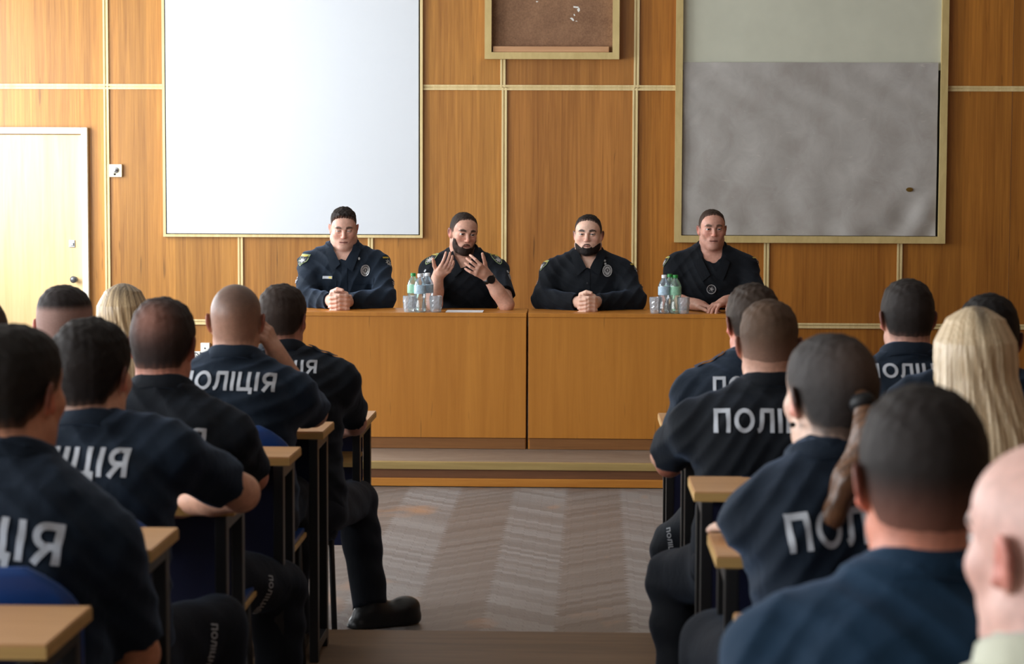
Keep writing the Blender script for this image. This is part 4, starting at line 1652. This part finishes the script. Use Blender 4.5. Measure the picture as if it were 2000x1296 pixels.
    ctx = dict(body=body, bvh=bv, Tf=Tf, L=L, hf=hf, lc=lc, A=A, b=b_, loc=loc)
    if extras: extras(ctx)
    return body
# ------------------------------------------------------------------ the four officers at the long desk
def badge_oval(c, px, py, Y, w=.052, h=.064):
    o = c['lc'](px, py, Y); P_ = (c['body'], c['bvh']); u, v = (-1, 0, 0), (0, 0, 1)
    b_ = lay('oval_badge', *P_, disc_quads(w / 2, h / 2), o, u, v, .005, 'silver', label='silver oval chest badge')
    P_ = (b_, c['bvh'])
    lay('badge_ring', *P_, disc_quads(w * .40, h * .41, 1, 24, .86), o, u, v, .0062, 'dark_print')
    o2 = o + np.array((0, 0, .002))
    lay('badge_star', *P_, star_quads(w * .30, w * .15), o2, u, v, .0062, 'dark_print')
    lay('badge_center', *P_, rect_quads(w * .16, w * .22, 2, 2), o2, u, v, .0072, 'silver')
    for sgn in (-1, 1):
      q = [((sgn * w * .24 + w * .05 * math.cos(a), -h * .22 + w * .05 * math.sin(a)), (sgn * w * .24 - w * .05 * math.sin(a), -h * .22 + w * .05 * math.cos(a)),
          (sgn * w * .24 - w * .05 * math.cos(a), -h * .22 - w * .05 * math.sin(a)), (sgn * w * .24 + w * .05 * math.sin(a), -h * .22 - w * .05 * math.cos(a))) for a in (.2,)]
      lay('badge_dot', *P_, q, o, u, v, .0062, 'dark_print')


def sleeve_patch(c, px, py, Y, n, kind, s=1.0, up=(0, 0, 1)):
    o = c['lc'](px, py, Y); n = V(n).normalized(); u = V(up).cross(n).normalized(); v = n.cross(u)
    P_ = (c['body'], c['bvh'])
    if kind == 'shield':
        P_ = (lay('sleeve_patch', *P_, shield_quads(.062 * s, .078 * s), o, u, v, .0045, 'green_print', label='shield shaped sleeve patch'), P_[1])
        lay('patch_field', *P_, shield_quads(.053 * s, .067 * s), o, u, v, .0055, 'dark_print')
        lay('patch_star', *P_, star_quads(.024 * s, .012 * s), o - np.array((0, 0, .006)), u, v, .0065, 'silver')
        lay('patch_band', *P_, rect_quads(.05 * s, .008 * s, 5, 1, (0, .028 * s)), o, u, v, .0065, 'yellow_print')
    elif kind == 'star':
        P_ = (lay('sleeve_star', *P_, star_quads(.027 * s, .013 * s), o, u, v, .0045, 'silver', label='eight pointed silver star on the sleeve'), P_[1])
        lay('star_center', *P_, rect_quads(.012 * s, .015 * s, 2, 2), o, u, v, .0055, 'dark_print')
        lay('sleeve_band', c['body'], c['bvh'], rect_quads(.055 * s, .010 * s, 5, 1, (-.008, .034 * s)), o, u, v, .0045, 'yellow_print')
    else:
        q = []
        for k in range(2):
            z = -.006 - .012 * k
            q += ribbon_quads([(-.017 * s, z + .010), (0, z), (.017 * s, z + .010)], .006 * s, .006)
        lay('rank_chevron', *P_, q, o, u, v, .0045, 'print_white')
        lay('rank_dot', *P_, disc_quads(.0065 * s, .0065 * s, 1, 10), o + np.array((0, 0, .016 * s)), u, v, .0045, 'print_white')


def rank_plate(c, px, py, Y, n, s=1.0):
    o = c['lc'](px, py, Y); n = V(n).normalized(); u = V((0, 0, 1)).cross(n).normalized(); v = n.cross(u)
    P_ = (c['body'], c['bvh'])
    q = disc_quads(.0085 * s, .0085 * s, 1, 10)
    q = [tuple((p[0], p[1] + .022 * s) for p in a) for a in q]
    lay('rank_dot', *P_, q, o, u, v, .0045, 'print_white')
    rp = lay('rank_plate', *P_, rect_quads(.027 * s, .026 * s, 4, 3, (0, -.006 * s)), o, u, v, .0045, 'print_white')
    for k in range(3):
        lay('rank_line', rp, P_[1], rect_quads(.019 * s, .0025 * s, 3, 1, (0, -.006 * s + (.007 - .007 * k) * s)), o, u, v, .0055, 'dark_print')


def zone(px, py, Y, r=.105, st=.0034):
    return lambda lc: [(lambda c: (c - r, c + r, st))(lc(px, py, Y))]


FRONT = 'officers seated at the long desk'
YH = YD + .52


def x1(c):
    badge_oval(c, 712, 529, YH - .1)
    b = c['body'], c['bvh']
    u, v = (-1, 0, 0), (0, 0, 1)
    o = c['lc'](639, 542, YH - .1)
    nt = lay('name_tag', *b, rect_quads(.056, .015, 6, 2), o, u, v, .005, 'print_white', label='white name tag')
    lay('tag_stripe', nt, b[1], rect_quads(.018, .010, 3, 2, (.016, 0)), o, u, v, .006, 'yellow_print')
    lay('lapel_pin', *b, disc_quads(.006, .008, 1, 10), c['lc'](701, 505, YH - .05), u, v, .006, 'silver')
    lay('front_placket', *b, rect_quads(.032, .30, 3, 24), c['lc'](672, 545, YH - .1), u, v, .003, 'uniform')
    for dx in (639, 712):
        lay('chest_pocket', *b, rect_quads(.105, .035, 8, 3), c['lc'](dx, 549 if dx > 700 else 553, YH - .1), u, v, .004, 'uniform')
    sleeve_patch(c, 600, 509, YH, (.75, .65, .15), 'shield', .9)
    sleeve_patch(c, 595, 546, YH, (.5, .85, 0), 'chevron', .9)
    sleeve_patch(c, 758, 513, YH, (-.7, .7, .15), 'star', .9)
    sleeve_patch(c, 757, 549, YH, (-.5, .85, 0), 'chevron', .9)


ZF = ZD + .043
def onDesk(px, Y, dz=.043):          # a point just above the desk top
    p = at(px, 600, Y)
    return lambda lc: lc(*_px(p.x, Y, ZD + dz), Y)


CI = CAMROT.transposed()
def _px(x, Y, z):
    d = CI @ (V((x, Y, z)) - CAMLOC)
    return 1000 + FPX * d.x / -d.z, 648 - FPX * d.y / -d.z


person('officer with downcast eyes and clasped hands before the whiteboard, leftmost at the desk', (671, 404), YH, ZS, -1, lean=9, build=1.10,
       head=dict(top=.015, side=.0015, fade0=.020, fade1=.075, quiff=.006, fade_abs=(.015, .066, .95), color=(30, 22, 20), buzz=(.15, .7), bz0=.0, bz1=.06, gaze=(0, -24), eye_open=.0032, fat=.007, wide=1.02,
                 brow=(70, 50, 40), stubble=.08),
       hyaw=7, hpitch=-13, sleeve='long', collar=True, vneck=-.035, leaves=((671, 504, YH), .058), wrinkle=1.5, hs=.925, skin=(212, 166, 148), step=.0062, fine=.0027, group=FRONT,
       arms=dict(R=dict(el=onDesk(597, YH - .13, .05), wr=onDesk(647, YD + .235, .046)), L=dict(el=onDesk(752, YH - .13, .05), wr=onDesk(679, YD + .235, .046)),
                 clasp=onDesk(662, YD + .15, .048), clasp_scale=1.06),
       hand_zone=zone(662, 583, YD + .15), extras=x1)


def x2(c):
    b = c['body'], c['bvh']
    sleeve_patch(c, 843, 506, YH, (.7, .7, .1), 'shield', .9)
    sleeve_patch(c, 972, 505, YH, (-.5, .85, .15), 'shield', .95)
    rank_plate(c, 843, 535, YH, (.4, .9, 0), .95)
    rank_plate(c, 983, 537, YH, (-.4, .9, 0), .95)
    S, E, W, a = c['A']['L']
    d = (E - W) / np.linalg.norm(E - W)
    ctr = W + d * .028
    m = MB(); m.tube([V(ctr - d * .012), V(ctr + d * .012)], .0345, 20); ws = m.build('watch_strap', M['watch_black'], c['body'], True)
    out = np.array((-.25, .95, .1)); out -= d * (out @ d); out /= np.linalg.norm(out)
    m = MB(); m.tube([V(ctr + out * .026), V(ctr + out * .040)], .023, 20); m.build('watch_case', M['watch_black'], ws)


def palm_R(F, W, E, lc):
    hand(F, W, lc(888, 505, YD + .10) - W, np.array((-.35, -.2, .9)), lc(852, 490, YD + .2) - W, curl=(30, 34, 38, 40), spread=5, thumb=(.75, .8, .1), sc=.95)


def palm_L(F, W, E, lc):
    hand(F, W, lc(913, 512, YD + .09) - W, np.array((.55, -.5, .35)), np.array((-.3, .1, 1.0)), curl=(36, 40, 38, 32), spread=8, thumb=(.7, .8, .3), sc=.95)


person('bearded officer gesturing with both raised bare hands, second from the left at the desk', (908, 414), YH, ZS, -1, lean=14, build=1.06, belly=.015,
       head=dict(top=.007, side=.0035, fade0=.02, fade1=.075, recede=.006, color=(40, 29, 24), buzz=(.6, .9), eye_open=.0064, beard='full', beard_t=.005, beard_color=(46, 33, 27),
                 brow=(52, 36, 30), mouth_open=True, iris=(60, 46, 38), gaze=(-3, -3)),
       hyaw=20, hpitch=-7, hroll=-5, sleeve='short', vneck=-.012, leaves=((907, 514, YH), .058), hs=.965, skin=(206, 158, 138), step=.0062, fine=.0027, shirt='uniform_black', group=FRONT,
       arms=dict(R=dict(el=lambda lc: lc(849, 593, YD + .27), wr=lambda lc: lc(856, 537, YD + .24), hand=palm_R, sleeve_to=.62),
                 L=dict(el=lambda lc: lc(989, 594, YD + .26), wr=lambda lc: lc(950, 537, YD + .22), hand=palm_L, sleeve_to=.74)),
       hand_zone=lambda lc: [(lambda c: (c - np.array((.10, .12, .10)), c + np.array((.10, .12, .12)), .0034))(lc(872, 515, YD + .2)),
                             (lambda c: (c - np.array((.10, .12, .10)), c + np.array((.10, .12, .10)), .0034))(lc(932, 520, YD + .2))], extras=x2)


def x3(c):
    badge_oval(c, 1186, 529, YH - .1, .054, .066)
    b = c['body'], c['bvh']; u, v = (-1, 0, 0), (0, 0, 1)
    for p in ((1181, 509), (1182, 515)): lay('collar_star', *b, star_quads(.0085, .004), c['lc'](*p, YH - .05), u, v, .006, 'silver')
    lay('front_placket', *b, rect_quads(.030, .28, 3, 22), c['lc'](1147, 555, YH - .1), u, v, .003, 'uniform_black')
    lay('shirt_button', *b, disc_quads(.0055, .0055, 1, 10), c['lc'](1147, 552, YH - .1), u, v, .006, 'dark_print')
    sleeve_patch(c, 1073, 521, YH, (.85, .5, .2), 'shield', .85)
    sleeve_patch(c, 1065, 551, YH, (.6, .8, .1), 'chevron', .9)
    sleeve_patch(c, 1233, 527, YH, (-.85, .5, .2), 'star', .85)
    sleeve_patch(c, 1236, 556, YH, (-.6, .8, .1), 'chevron', .9)


person('officer with a dark goatee and clasped hands, third from the left at the desk', (1150, 418), YH, ZS, -1, lean=8, build=1.12, belly=.01,
       head=dict(top=.009, side=.004, fade0=.02, fade1=.07, color=(28, 22, 21), buzz=(.7, .95), eye_open=.0050, beard='goatee_line', beard_t=.0042, beard_color=(30, 23, 22),
                 brow=(34, 26, 24), fat=.006, wide=1.03, iris=(50, 40, 34), gaze=(3, 0)),
       hyaw=-5, hpitch=1, sleeve='long', vneck=-.035, leaves=((1149, 508, YH), .060), wrinkle=1.3, hs=.945, skin=(222, 180, 160), step=.0062, fine=.0027, shirt='uniform_black', group=FRONT,
       arms=dict(R=dict(el=onDesk(1060, YH - .13, .05), wr=onDesk(1131, YD + .235, .046)), L=dict(el=onDesk(1240, YH - .13, .05), wr=onDesk(1163, YD + .235, .046)),
                 clasp=onDesk(1147, YD + .15, .046), clasp_scale=.98),
       hand_zone=zone(1147, 588, YD + .15), extras=x3)


def x4(c):
    b = c['body'], c['bvh']; u, v = (-1, 0, 0), (0, 0, 1)
    o = c['lc'](1389, 564, YH - .1)
    rb_ = lay('round_badge', *b, disc_quads(.0265, .0265), o, u, v, .005, 'dark_print', label='round dark badge with a silver rim')
    lay('badge_rim', rb_, b[1], disc_quads(.0265, .0265, 1, 24, .84), o, u, v, .006, 'silver')
    lay('badge_star', rb_, b[1], star_quads(.0165, .006, 5), o, u, v, .006, 'silver')
    sleeve_patch(c, 1303, 512, YH, (.85, .5, .25), 'shield', .85)
    sleeve_patch(c, 1301, 540, YH, (.6, .8, 0), 'chevron', .8)
    sleeve_patch(c, 1473, 514, YH, (-.85, .5, .25), 'star', .85)
    sleeve_patch(c, 1476, 541, YH, (-.6, .8, 0), 'chevron', .8)
    S, E, W, a = c['A']['R']
    d = (E - W) / np.linalg.norm(E - W); ctr = W + d * .02
    m = MB(); m.tube([V(ctr - d * .005), V(ctr + d * .005)], .0335, 18); m.build('bracelet', M['bracelet_brown'], c['body'], True)


def flat_R(F, W, E, lc):
    hand(F, W, np.array((-.80, .48, -.16)), np.array((.1, .1, -1)), np.array((.3, .9, .2)), curl=(14, 16, 18, 20), spread=5, thumb=(.7, .6, .1))


def flat_L(F, W, E, lc):
    hand(F, W, np.array((.62, .70, -.20)), np.array((-.1, .0, -1)), np.array((-.7, .5, .2)), curl=(22, 22, 22, 24), spread=7, thumb=(.7, .6, .2))


person('clean shaven officer in black polo with hands folded flat, rightmost at the desk', (1390, 408), YH, ZS, -1, lean=8, build=1.10,
       head=dict(top=.008, side=.0035, fade0=.02, fade1=.075, recede=.004, color=(52, 38, 31), buzz=(.45, .85), eye_open=.0052, stubble=.16, brow=(84, 62, 50), fat=.002,
                 gaze=(0, 0), iris=(84, 92, 96), wide=1.0),
       hyaw=5, hpitch=0, sleeve='short', vneck=-.006, leaves=((1389, 518, YH), .056), hs=.94, skin=(202, 150, 132), step=.0062, fine=.0027, shirt='uniform_black', group=FRONT,
       arms=dict(R=dict(el=onDesk(1304, YH - .12, .05), wr=onDesk(1362, YD + .23, .036), hand=flat_R, sleeve_to=.70),
                 L=dict(el=onDesk(1478, YH - .12, .05), wr=onDesk(1418, YD + .19, .058), hand=flat_L, sleeve_to=.70)),
       hand_zone=lambda lc: [(lambda c: (c - np.array((.13, .11, .07)), c + np.array((.13, .11, .07)), .0034))(lc(1390, 592, YD + .15))], extras=x4)

# ------------------------------------------------------------------ the audience
AUD = 'officers of the audience seen from behind'
def pt(px, py, Y): return lambda lc: lc(px, py, Y)


def leg_text(px, py, Y, n, h=.10):
    def fn(lay_, body, tb, lc):
        st_, wd = strokes_word('ПОЛІЦІЯ'); qs = []
        for ln, w in st_:
            qs += [tuple((p[0] * h / wd - h / 2, (p[1] - .5) * h / 4.4) for p in qd) for qd in ribbon_quads(ln, w)]
        nn = V(n).normalized(); v = V((-1, 0, 0)) if abs(nn.x) < .9 else V((0, 1, 0))
        u = V((0, -.25, -1)); u -= nn * u.dot(nn); u.normalize(); v = nn.cross(u)
        lay_('leg_lettering', body, tb, qs, lc(px, py, Y), u, v, .004, 'print_white')
    return fn


def ear_hand(F, W, E, lc):
    hand(F, W, lc(516, 646, 7.02) - W, np.array((-.9, .2, .1)), np.array((.2, .9, .2)), curl=(28, 30, 32, 34), spread=4, thumb=(.7, .5, .4))


def fist(d, n, s, c=40):
    return lambda F, W, E, lc: hand(F, W, np.array(d), np.array(n), np.array(s), curl=(c,) * 4, spread=3)


REST_R = fist((-.5, .85, -.1), (0, .1, -1), (-.8, -.4, .1), 24)
REST_L = fist((.5, .85, -.1), (0, .1, -1), (.8, -.4, .1), 24)
DEF = dict(R=dict(hand=REST_R), L=dict(hand=REST_L))


def arms_(R_=None, L_=None):
    return dict(R=dict(DEF['R'], **(R_ or {})), L=dict(DEF['L'], **(L_ or {})))


# left block, from the stage backwards
person('officer in dark polo with a booted leg out in the aisle, nearest the stage', (548, 554), 7.98, 0, 1, lean=11, tilt=-3, build=1.12, hyaw=-12,
       head=dict(top=.013, side=.006, fade0=-.02, fade1=.06, color=(50, 39, 34), buzz=(.6, .95)), epaulette=True, text=dict(h=.050, w=.26, u=.0, d=.018),
       arms=arms_(dict(el=pt(692, 826, 8.22), wr=pt(628, 842, 8.50), sleeve_to=.80)), skin=(190, 132, 112), group=AUD,
       legs=dict(R=dict(knee=pt(696, 976, 8.50), ankle=pt(724, 1168, 8.36), toe=62, lift=.02)), shirt='uniform_black')
person('officer with shaved crown holding his right hand to his face, printed word across his back', (459, 555), 6.95, ZP1, 1, lean=9, tilt=0, build=1.06, hyaw=2, hs=1.0,
       head=dict(top=.0, color=(54, 42, 37), buzz=(.42, .84), bz0=-.02, bz1=.09, wide=1.0), text=dict(h=.058, w=.288, u=-.005, d=.026, slant=-.02),
       arms=arms_(dict(el=pt(612, 806, 7.10), wr=pt(546, 702, 7.04), hand=ear_hand, sleeve_to=.84)), skin=(196, 146, 122), group=AUD, shirt='uniform')
person('officer with cropped brown hair seated directly behind the shaved headed one', (314, 580), 6.03, ZP1, 1, lean=11, build=1.06, hyaw=-6, hs=1.03, shoulder_drop=.01,
       head=dict(top=.012, side=.006, fade0=-.04, fade1=.05, color=(46, 37, 35), buzz=(.6, .95), thin=(.0, -.09, .07, .045, .45)), text=dict(h=.056, w=.28, u=.0, d=.088),
       arms=arms_(dict(el=pt(492, 930, 6.22), wr=pt(440, 926, 6.5), sleeve_to=.78)), skin=(206, 140, 118), group=AUD, shirt='uniform_black',
       legs=dict(R=dict(knee=pt(545, 1145, 6.42)), text=[leg_text(520, 1160, 6.2, (.6, -.8, .2))]))
person('officer with thick dark hair, bare right elbow stuck out over the aisle desk', (170, 620), 5.05, ZP1, 1, lean=12, build=1.06, hyaw=-16, twist=-3, hs=1.02, shoulder_drop=-.055,
       head=dict(top=.014, side=.010, fade0=-.04, fade1=.05, color=(28, 22, 20), buzz=(.7, 1.0), neckline=-.01), text=dict(h=.066, w=.31, u=-.036, d=.035),
       arms=arms_(dict(el=pt(470, 962, 5.22), wr=pt(345, 985, 5.42), sleeve_to=.74)), skin=(214, 160, 134), group=AUD, shirt='uniform',
       legs=dict(R=dict(knee=pt(420, 1225, 5.3)), text=[leg_text(392, 1262, 5.2, (.6, -.8, .2))]))
person('officer with close dark hair at the left edge, his back filling the lower left corner', (12, 632), 4.16, ZP2, 1, lean=12, build=1.06, hyaw=-22, hs=1.05, twist=-4, shoulder_drop=.05,
       head=dict(top=.010, side=.007, fade0=-.04, fade1=.05, color=(32, 27, 24), buzz=(.6, .95)), text=dict(h=.074, w=.375, u=-.045, d=.09, slant=-.10),
       arms=arms_(dict(el=pt(266, 1276, 4.24), wr=pt(215, 1330, 4.46), sleeve_to=.80)), skin=(206, 144, 114), group=AUD, shirt='uniform')
person('dark clad officer of whom only a shoulder shows in the bottom left corner', (-300, 925), 3.02, ZP2, 1, lean=10, build=1.0,
       head=dict(top=.01, color=(40, 32, 28), buzz=(.5, .9)), arms=arms_(), group=AUD, shirt='uniform_black', trousers=True)
person('officer with a dark crown and shaved pale sides, in front of the door', (122, 556), 6.93, ZP1, 1, lean=10, build=1.0, hs=1.05, hyaw=-4,
       head=dict(top=.010, side=.001, fade_abs=(.048, .074, .95), fade0=.035, fade1=.075, color=(34, 27, 26), buzz=(.14, .95), bz0=.02, bz1=.058), arms=arms_(), skin=(200, 160, 148), group=AUD)
person('fair haired woman beside the dark crowned officer, dark roots in her streaked hair', (240, 553), 7.80, 0, 1, lean=8, build=.86, hs=.95,
       head=dict(long=.27, c0=(120, 98, 72), c1=(206, 180, 140), root=(62, 48, 36), roots_all=True), arms=arms_(), group=AUD, shirt='uniform_black')
person('officer of whom only the side of a brown head shows at the left edge', (-50, 577), 6.02, ZP1, 1, lean=10, build=1.0,
       head=dict(top=.009, side=.005, color=(70, 54, 46), buzz=(.4, .9)), arms=arms_(), group=AUD)

# right block
person('officer with parted brown hair and epaulettes, nearest the stage on the right', (1474, 553), 7.32, ZP1, 1, lean=9, build=1.06, hyaw=14,
       head=dict(top=.015, side=.008, fade0=-.03, fade1=.05, color=(54, 42, 34), buzz=(.6, .95)), epaulette=True, text=dict(h=.055, w=.28, u=.01, d=.042),
       arms=arms_(), skin=(206, 130, 106), group=AUD, shirt='uniform',
       legs=dict(L=dict(knee=pt(1318, 1066, 7.5)), text=[leg_text(1312, 1060, 7.4, (-.35, -.9, .3), .09)]))
person('officer with a light brown brush cut and a large word on his black shirt', (1503, 584), 6.18, ZP1, 1, lean=9, build=1.12, hyaw=-3,
       head=dict(top=.011, side=.002, fade0=.0, fade1=.06, fade_abs=(-.05, .05, .7), color=(84, 64, 50), buzz=(.22, .85), bz0=-.05, bz1=.05), text=dict(h=.064, w=.305, u=.0, d=.046),
       arms=arms_(None, dict(el=pt(1302, 888, 6.36), wr=pt(1345, 872, 6.66), sleeve_to=.86)), skin=(212, 162, 140), group=AUD, shirt='uniform_black',
       legs=dict(L=dict(knee=pt(1316, 1128, 6.42), ankle=pt(1338, 1330, 6.25), toe=-25)))
person('woman with hair pulled back into a brown ponytail, dark jacket with a printed word', (1634, 651), 4.30, ZP2, 1, lean=9, twist=12, build=.87, hyaw=24, hs=1.0,
       head=dict(top=.008, side=.007, color=(36, 27, 23), buzz=(.9, 1.0), grey=.10, lit_side=1, thin=(.01, -.09, .07, .05, .15), neckline=-.01,  # grey here is a painted highlight on her left, not hair colour
                 ponytail=[(.0, -.116, .010), (-.005, -.150, -.045), (-.045, -.150, -.13), (-.075, -.140, -.20), (-.095, -.125, -.26)]),
       text=dict(h=.070, w=.295, u=.022, d=.074, slant=.09), sleeve='long', group=AUD, shirt='uniform', skin=(222, 184, 164), collar=True,
       arms=arms_(None, dict(el=pt(1548, 1084, 4.40), wr=pt(1492, 1050, 4.60), hand=fist((-.5, .85, .10), (0, .1, -1), (.8, .5, .1), 10))),
       legs=dict(L=dict(knee=pt(1400, 1262, 4.80))),
       extras=lambda c: (lambda m: (m.lathe([(.001, -.005), (.006, -.002), (.006, .004), (.001, .006)], c['hf'].pt((-.086, -.012, -.045)), 10), m.build('earring', M['dark_gap'], c['body'])))(MB()))
person('broad officer in blue jacket with close dark hair, nearest back on the right', (1812, 751), 3.0, ZP2, 1, lean=8, build=1.09, hyaw=4, hs=1.05, 
       head=dict(top=.009, side=.004, fade0=.0, fade1=.07, fade_abs=(-.07, .03, .6), color=(36, 30, 28), buzz=(.35, .92), bz0=-.05, bz1=.06), arms=arms_(None, dict(el=np.array((-.225, .13, .66)), wr=np.array((-.12, .32, .72)))), skin=(214, 140, 116), group=AUD, shirt='uniform_blue', fine=.004)
person('bald man in pale shirt cut off by the right edge, nearest to the camera', (2094, 862), 2.45, ZP2, 1, lean=4, build=1.0, shoulder_drop=.03, hyaw=34, hs=1.04,
       head=dict(top=.0, color=(120, 100, 90), buzz=(.06, .02)), arms=dict(R=dict(hand=REST_R, el=np.array((.24, .06, .66)), wr=np.array((.12, .26, .66))), L=dict(hand=REST_L, el=np.array((-.24, .06, .66)), wr=np.array((-.12, .26, .66)))),
       skin=(222, 178, 166), shirt='cream_cloth', fine=.0038, legs=dict(R=dict(knee=lambda lc: np.array((.14, .30, .50)), ankle=lambda lc: np.array((.15, .20, .1))), L=dict(knee=lambda lc: np.array((-.14, .30, .50)), ankle=lambda lc: np.array((-.15, .20, .1)))))
person('officer with dark short hair whose back shows two big letters, beyond the blonde woman', (1776, 544), 7.15, ZP1, 1, lean=8, build=1.0, hyaw=6,
       head=dict(top=.011, side=.006, fade0=-.03, fade1=.05, color=(38, 32, 30), buzz=(.6, .95)), text=dict(h=.046, w=.27, u=.0, d=.004), arms=arms_(), skin=(214, 160, 140), group=AUD, shirt='uniform')
person('dark haired officer half hidden behind the blonde woman at the right edge', (1934, 573), 6.2, ZP1, 1, lean=8, build=1.16, shoulder_drop=-.045, hyaw=-4,
       head=dict(top=.013, side=.008, fade0=-.03, fade1=.05, color=(24, 21, 21), buzz=(.7, .95)), arms=arms_(), skin=(190, 130, 108), group=AUD, shirt='uniform')
person('woman with long straight blonde hair down her back on the right', (1906, 598), 5.18, ZP1, 1, lean=7, build=.92, hs=1.0,
       head=dict(long=.42, c0=(176, 148, 112), c1=(232, 210, 176), root=(70, 58, 44), root_w=.014, sway=[.03, .03, .012, 0, 0, 0]), arms=arms_(), group=AUD, shirt='uniform')

# ------------------------------------------------------------------ desks and chairs of the audience
hall_desk(-1, 8.44, 8.86, .745, 0, 1.5, 'aisle desk nearest the stage, in front of the officer with the booted leg')
hall_desk(-1, 7.14, 7.41, .873, ZP1, 1.5, 'left aisle desk under the elbow of the officer holding his face', shelf=False)
hall_desk(-1, 6.34, 6.57, .899, ZP1, 1.5, 'left aisle desk with a blue chair back showing above it, behind the shaved headed officer', shelf=False)
hall_desk(-1, 5.35, 5.62, .915, ZP1, 1.5, 'left aisle desk under the bare elbow of the thick haired officer', shelf=False)
hall_desk(-1, 4.34, 4.61, .986, ZP2, 1.5, 'left aisle desk behind the thick haired officer, partly covered by the corner officer', shelf=False)
hall_desk(-1, 3.49, 3.80, .986, ZP2, 1.5, 'left desk nearest the camera, its corner showing at the bottom left', shelf=False)
hall_desk(1, 8.15, 8.52, .784, 0, 1.6, 'right desk nearest the stage, of which a pale corner shows beside the long desk', shelf=False)
hall_desk(1, 6.50, 6.78, .90, ZP1, 1.6, 'right desk in front of the brush cut officer, mostly hidden by him', shelf=False)
hall_desk(1, 5.51, 5.78, .935, ZP1, 1.6, 'right aisle desk directly behind the brush cut officer', shelf=False)
hall_desk(1, 4.50, 4.78, .957, ZP2, 1.6, 'right aisle desk on which the ponytailed woman rests her hand', shelf=False)
hall_desk(1, 3.61, 3.88, .97, ZP2, 1.6, 'right desk nearest the camera, by the shoulder of the blue jacketed officer', shelf=False)
chair(-1.12, 7.96, 0, 'blue chair of the officer with the booted leg, plywood edge by the aisle', .74)
chair(-1.095, 6.86, ZP1, 'blue chair back arching above the desk behind the shaved headed officer', .81)
chair(-1.11, 5.90, ZP1, 'blue chair of the cropped haired officer on the left', .79)
chair(-1.10, 4.90, ZP1, 'bright blue chair back of the thick haired officer, above a desk corner', .865)
chair(-1.09, 4.07, ZP2, 'blue chair back at the lower left edge behind the corner officer', .80)
chair(.50, 5.99, ZP1, 'chair of the brush cut officer, its top just above the desk behind him', .795)
chair(.52, 5.05, ZP1, 'empty blue chair between the brush cut officer and the ponytailed woman', .80)
chair(.47, 4.10, ZP2, 'blue chair of the ponytailed woman beside the blue jacketed shoulder', .77)

# ------------------------------------------------------------------ ambient light of the hall
w = bpy.data.worlds.new('World'); SC.world = w; w.use_nodes = True
w.node_tree.nodes['Background'].inputs[0].default_value = (.75, .86, 1, 1)
w.node_tree.nodes['Background'].inputs[1].default_value = .6
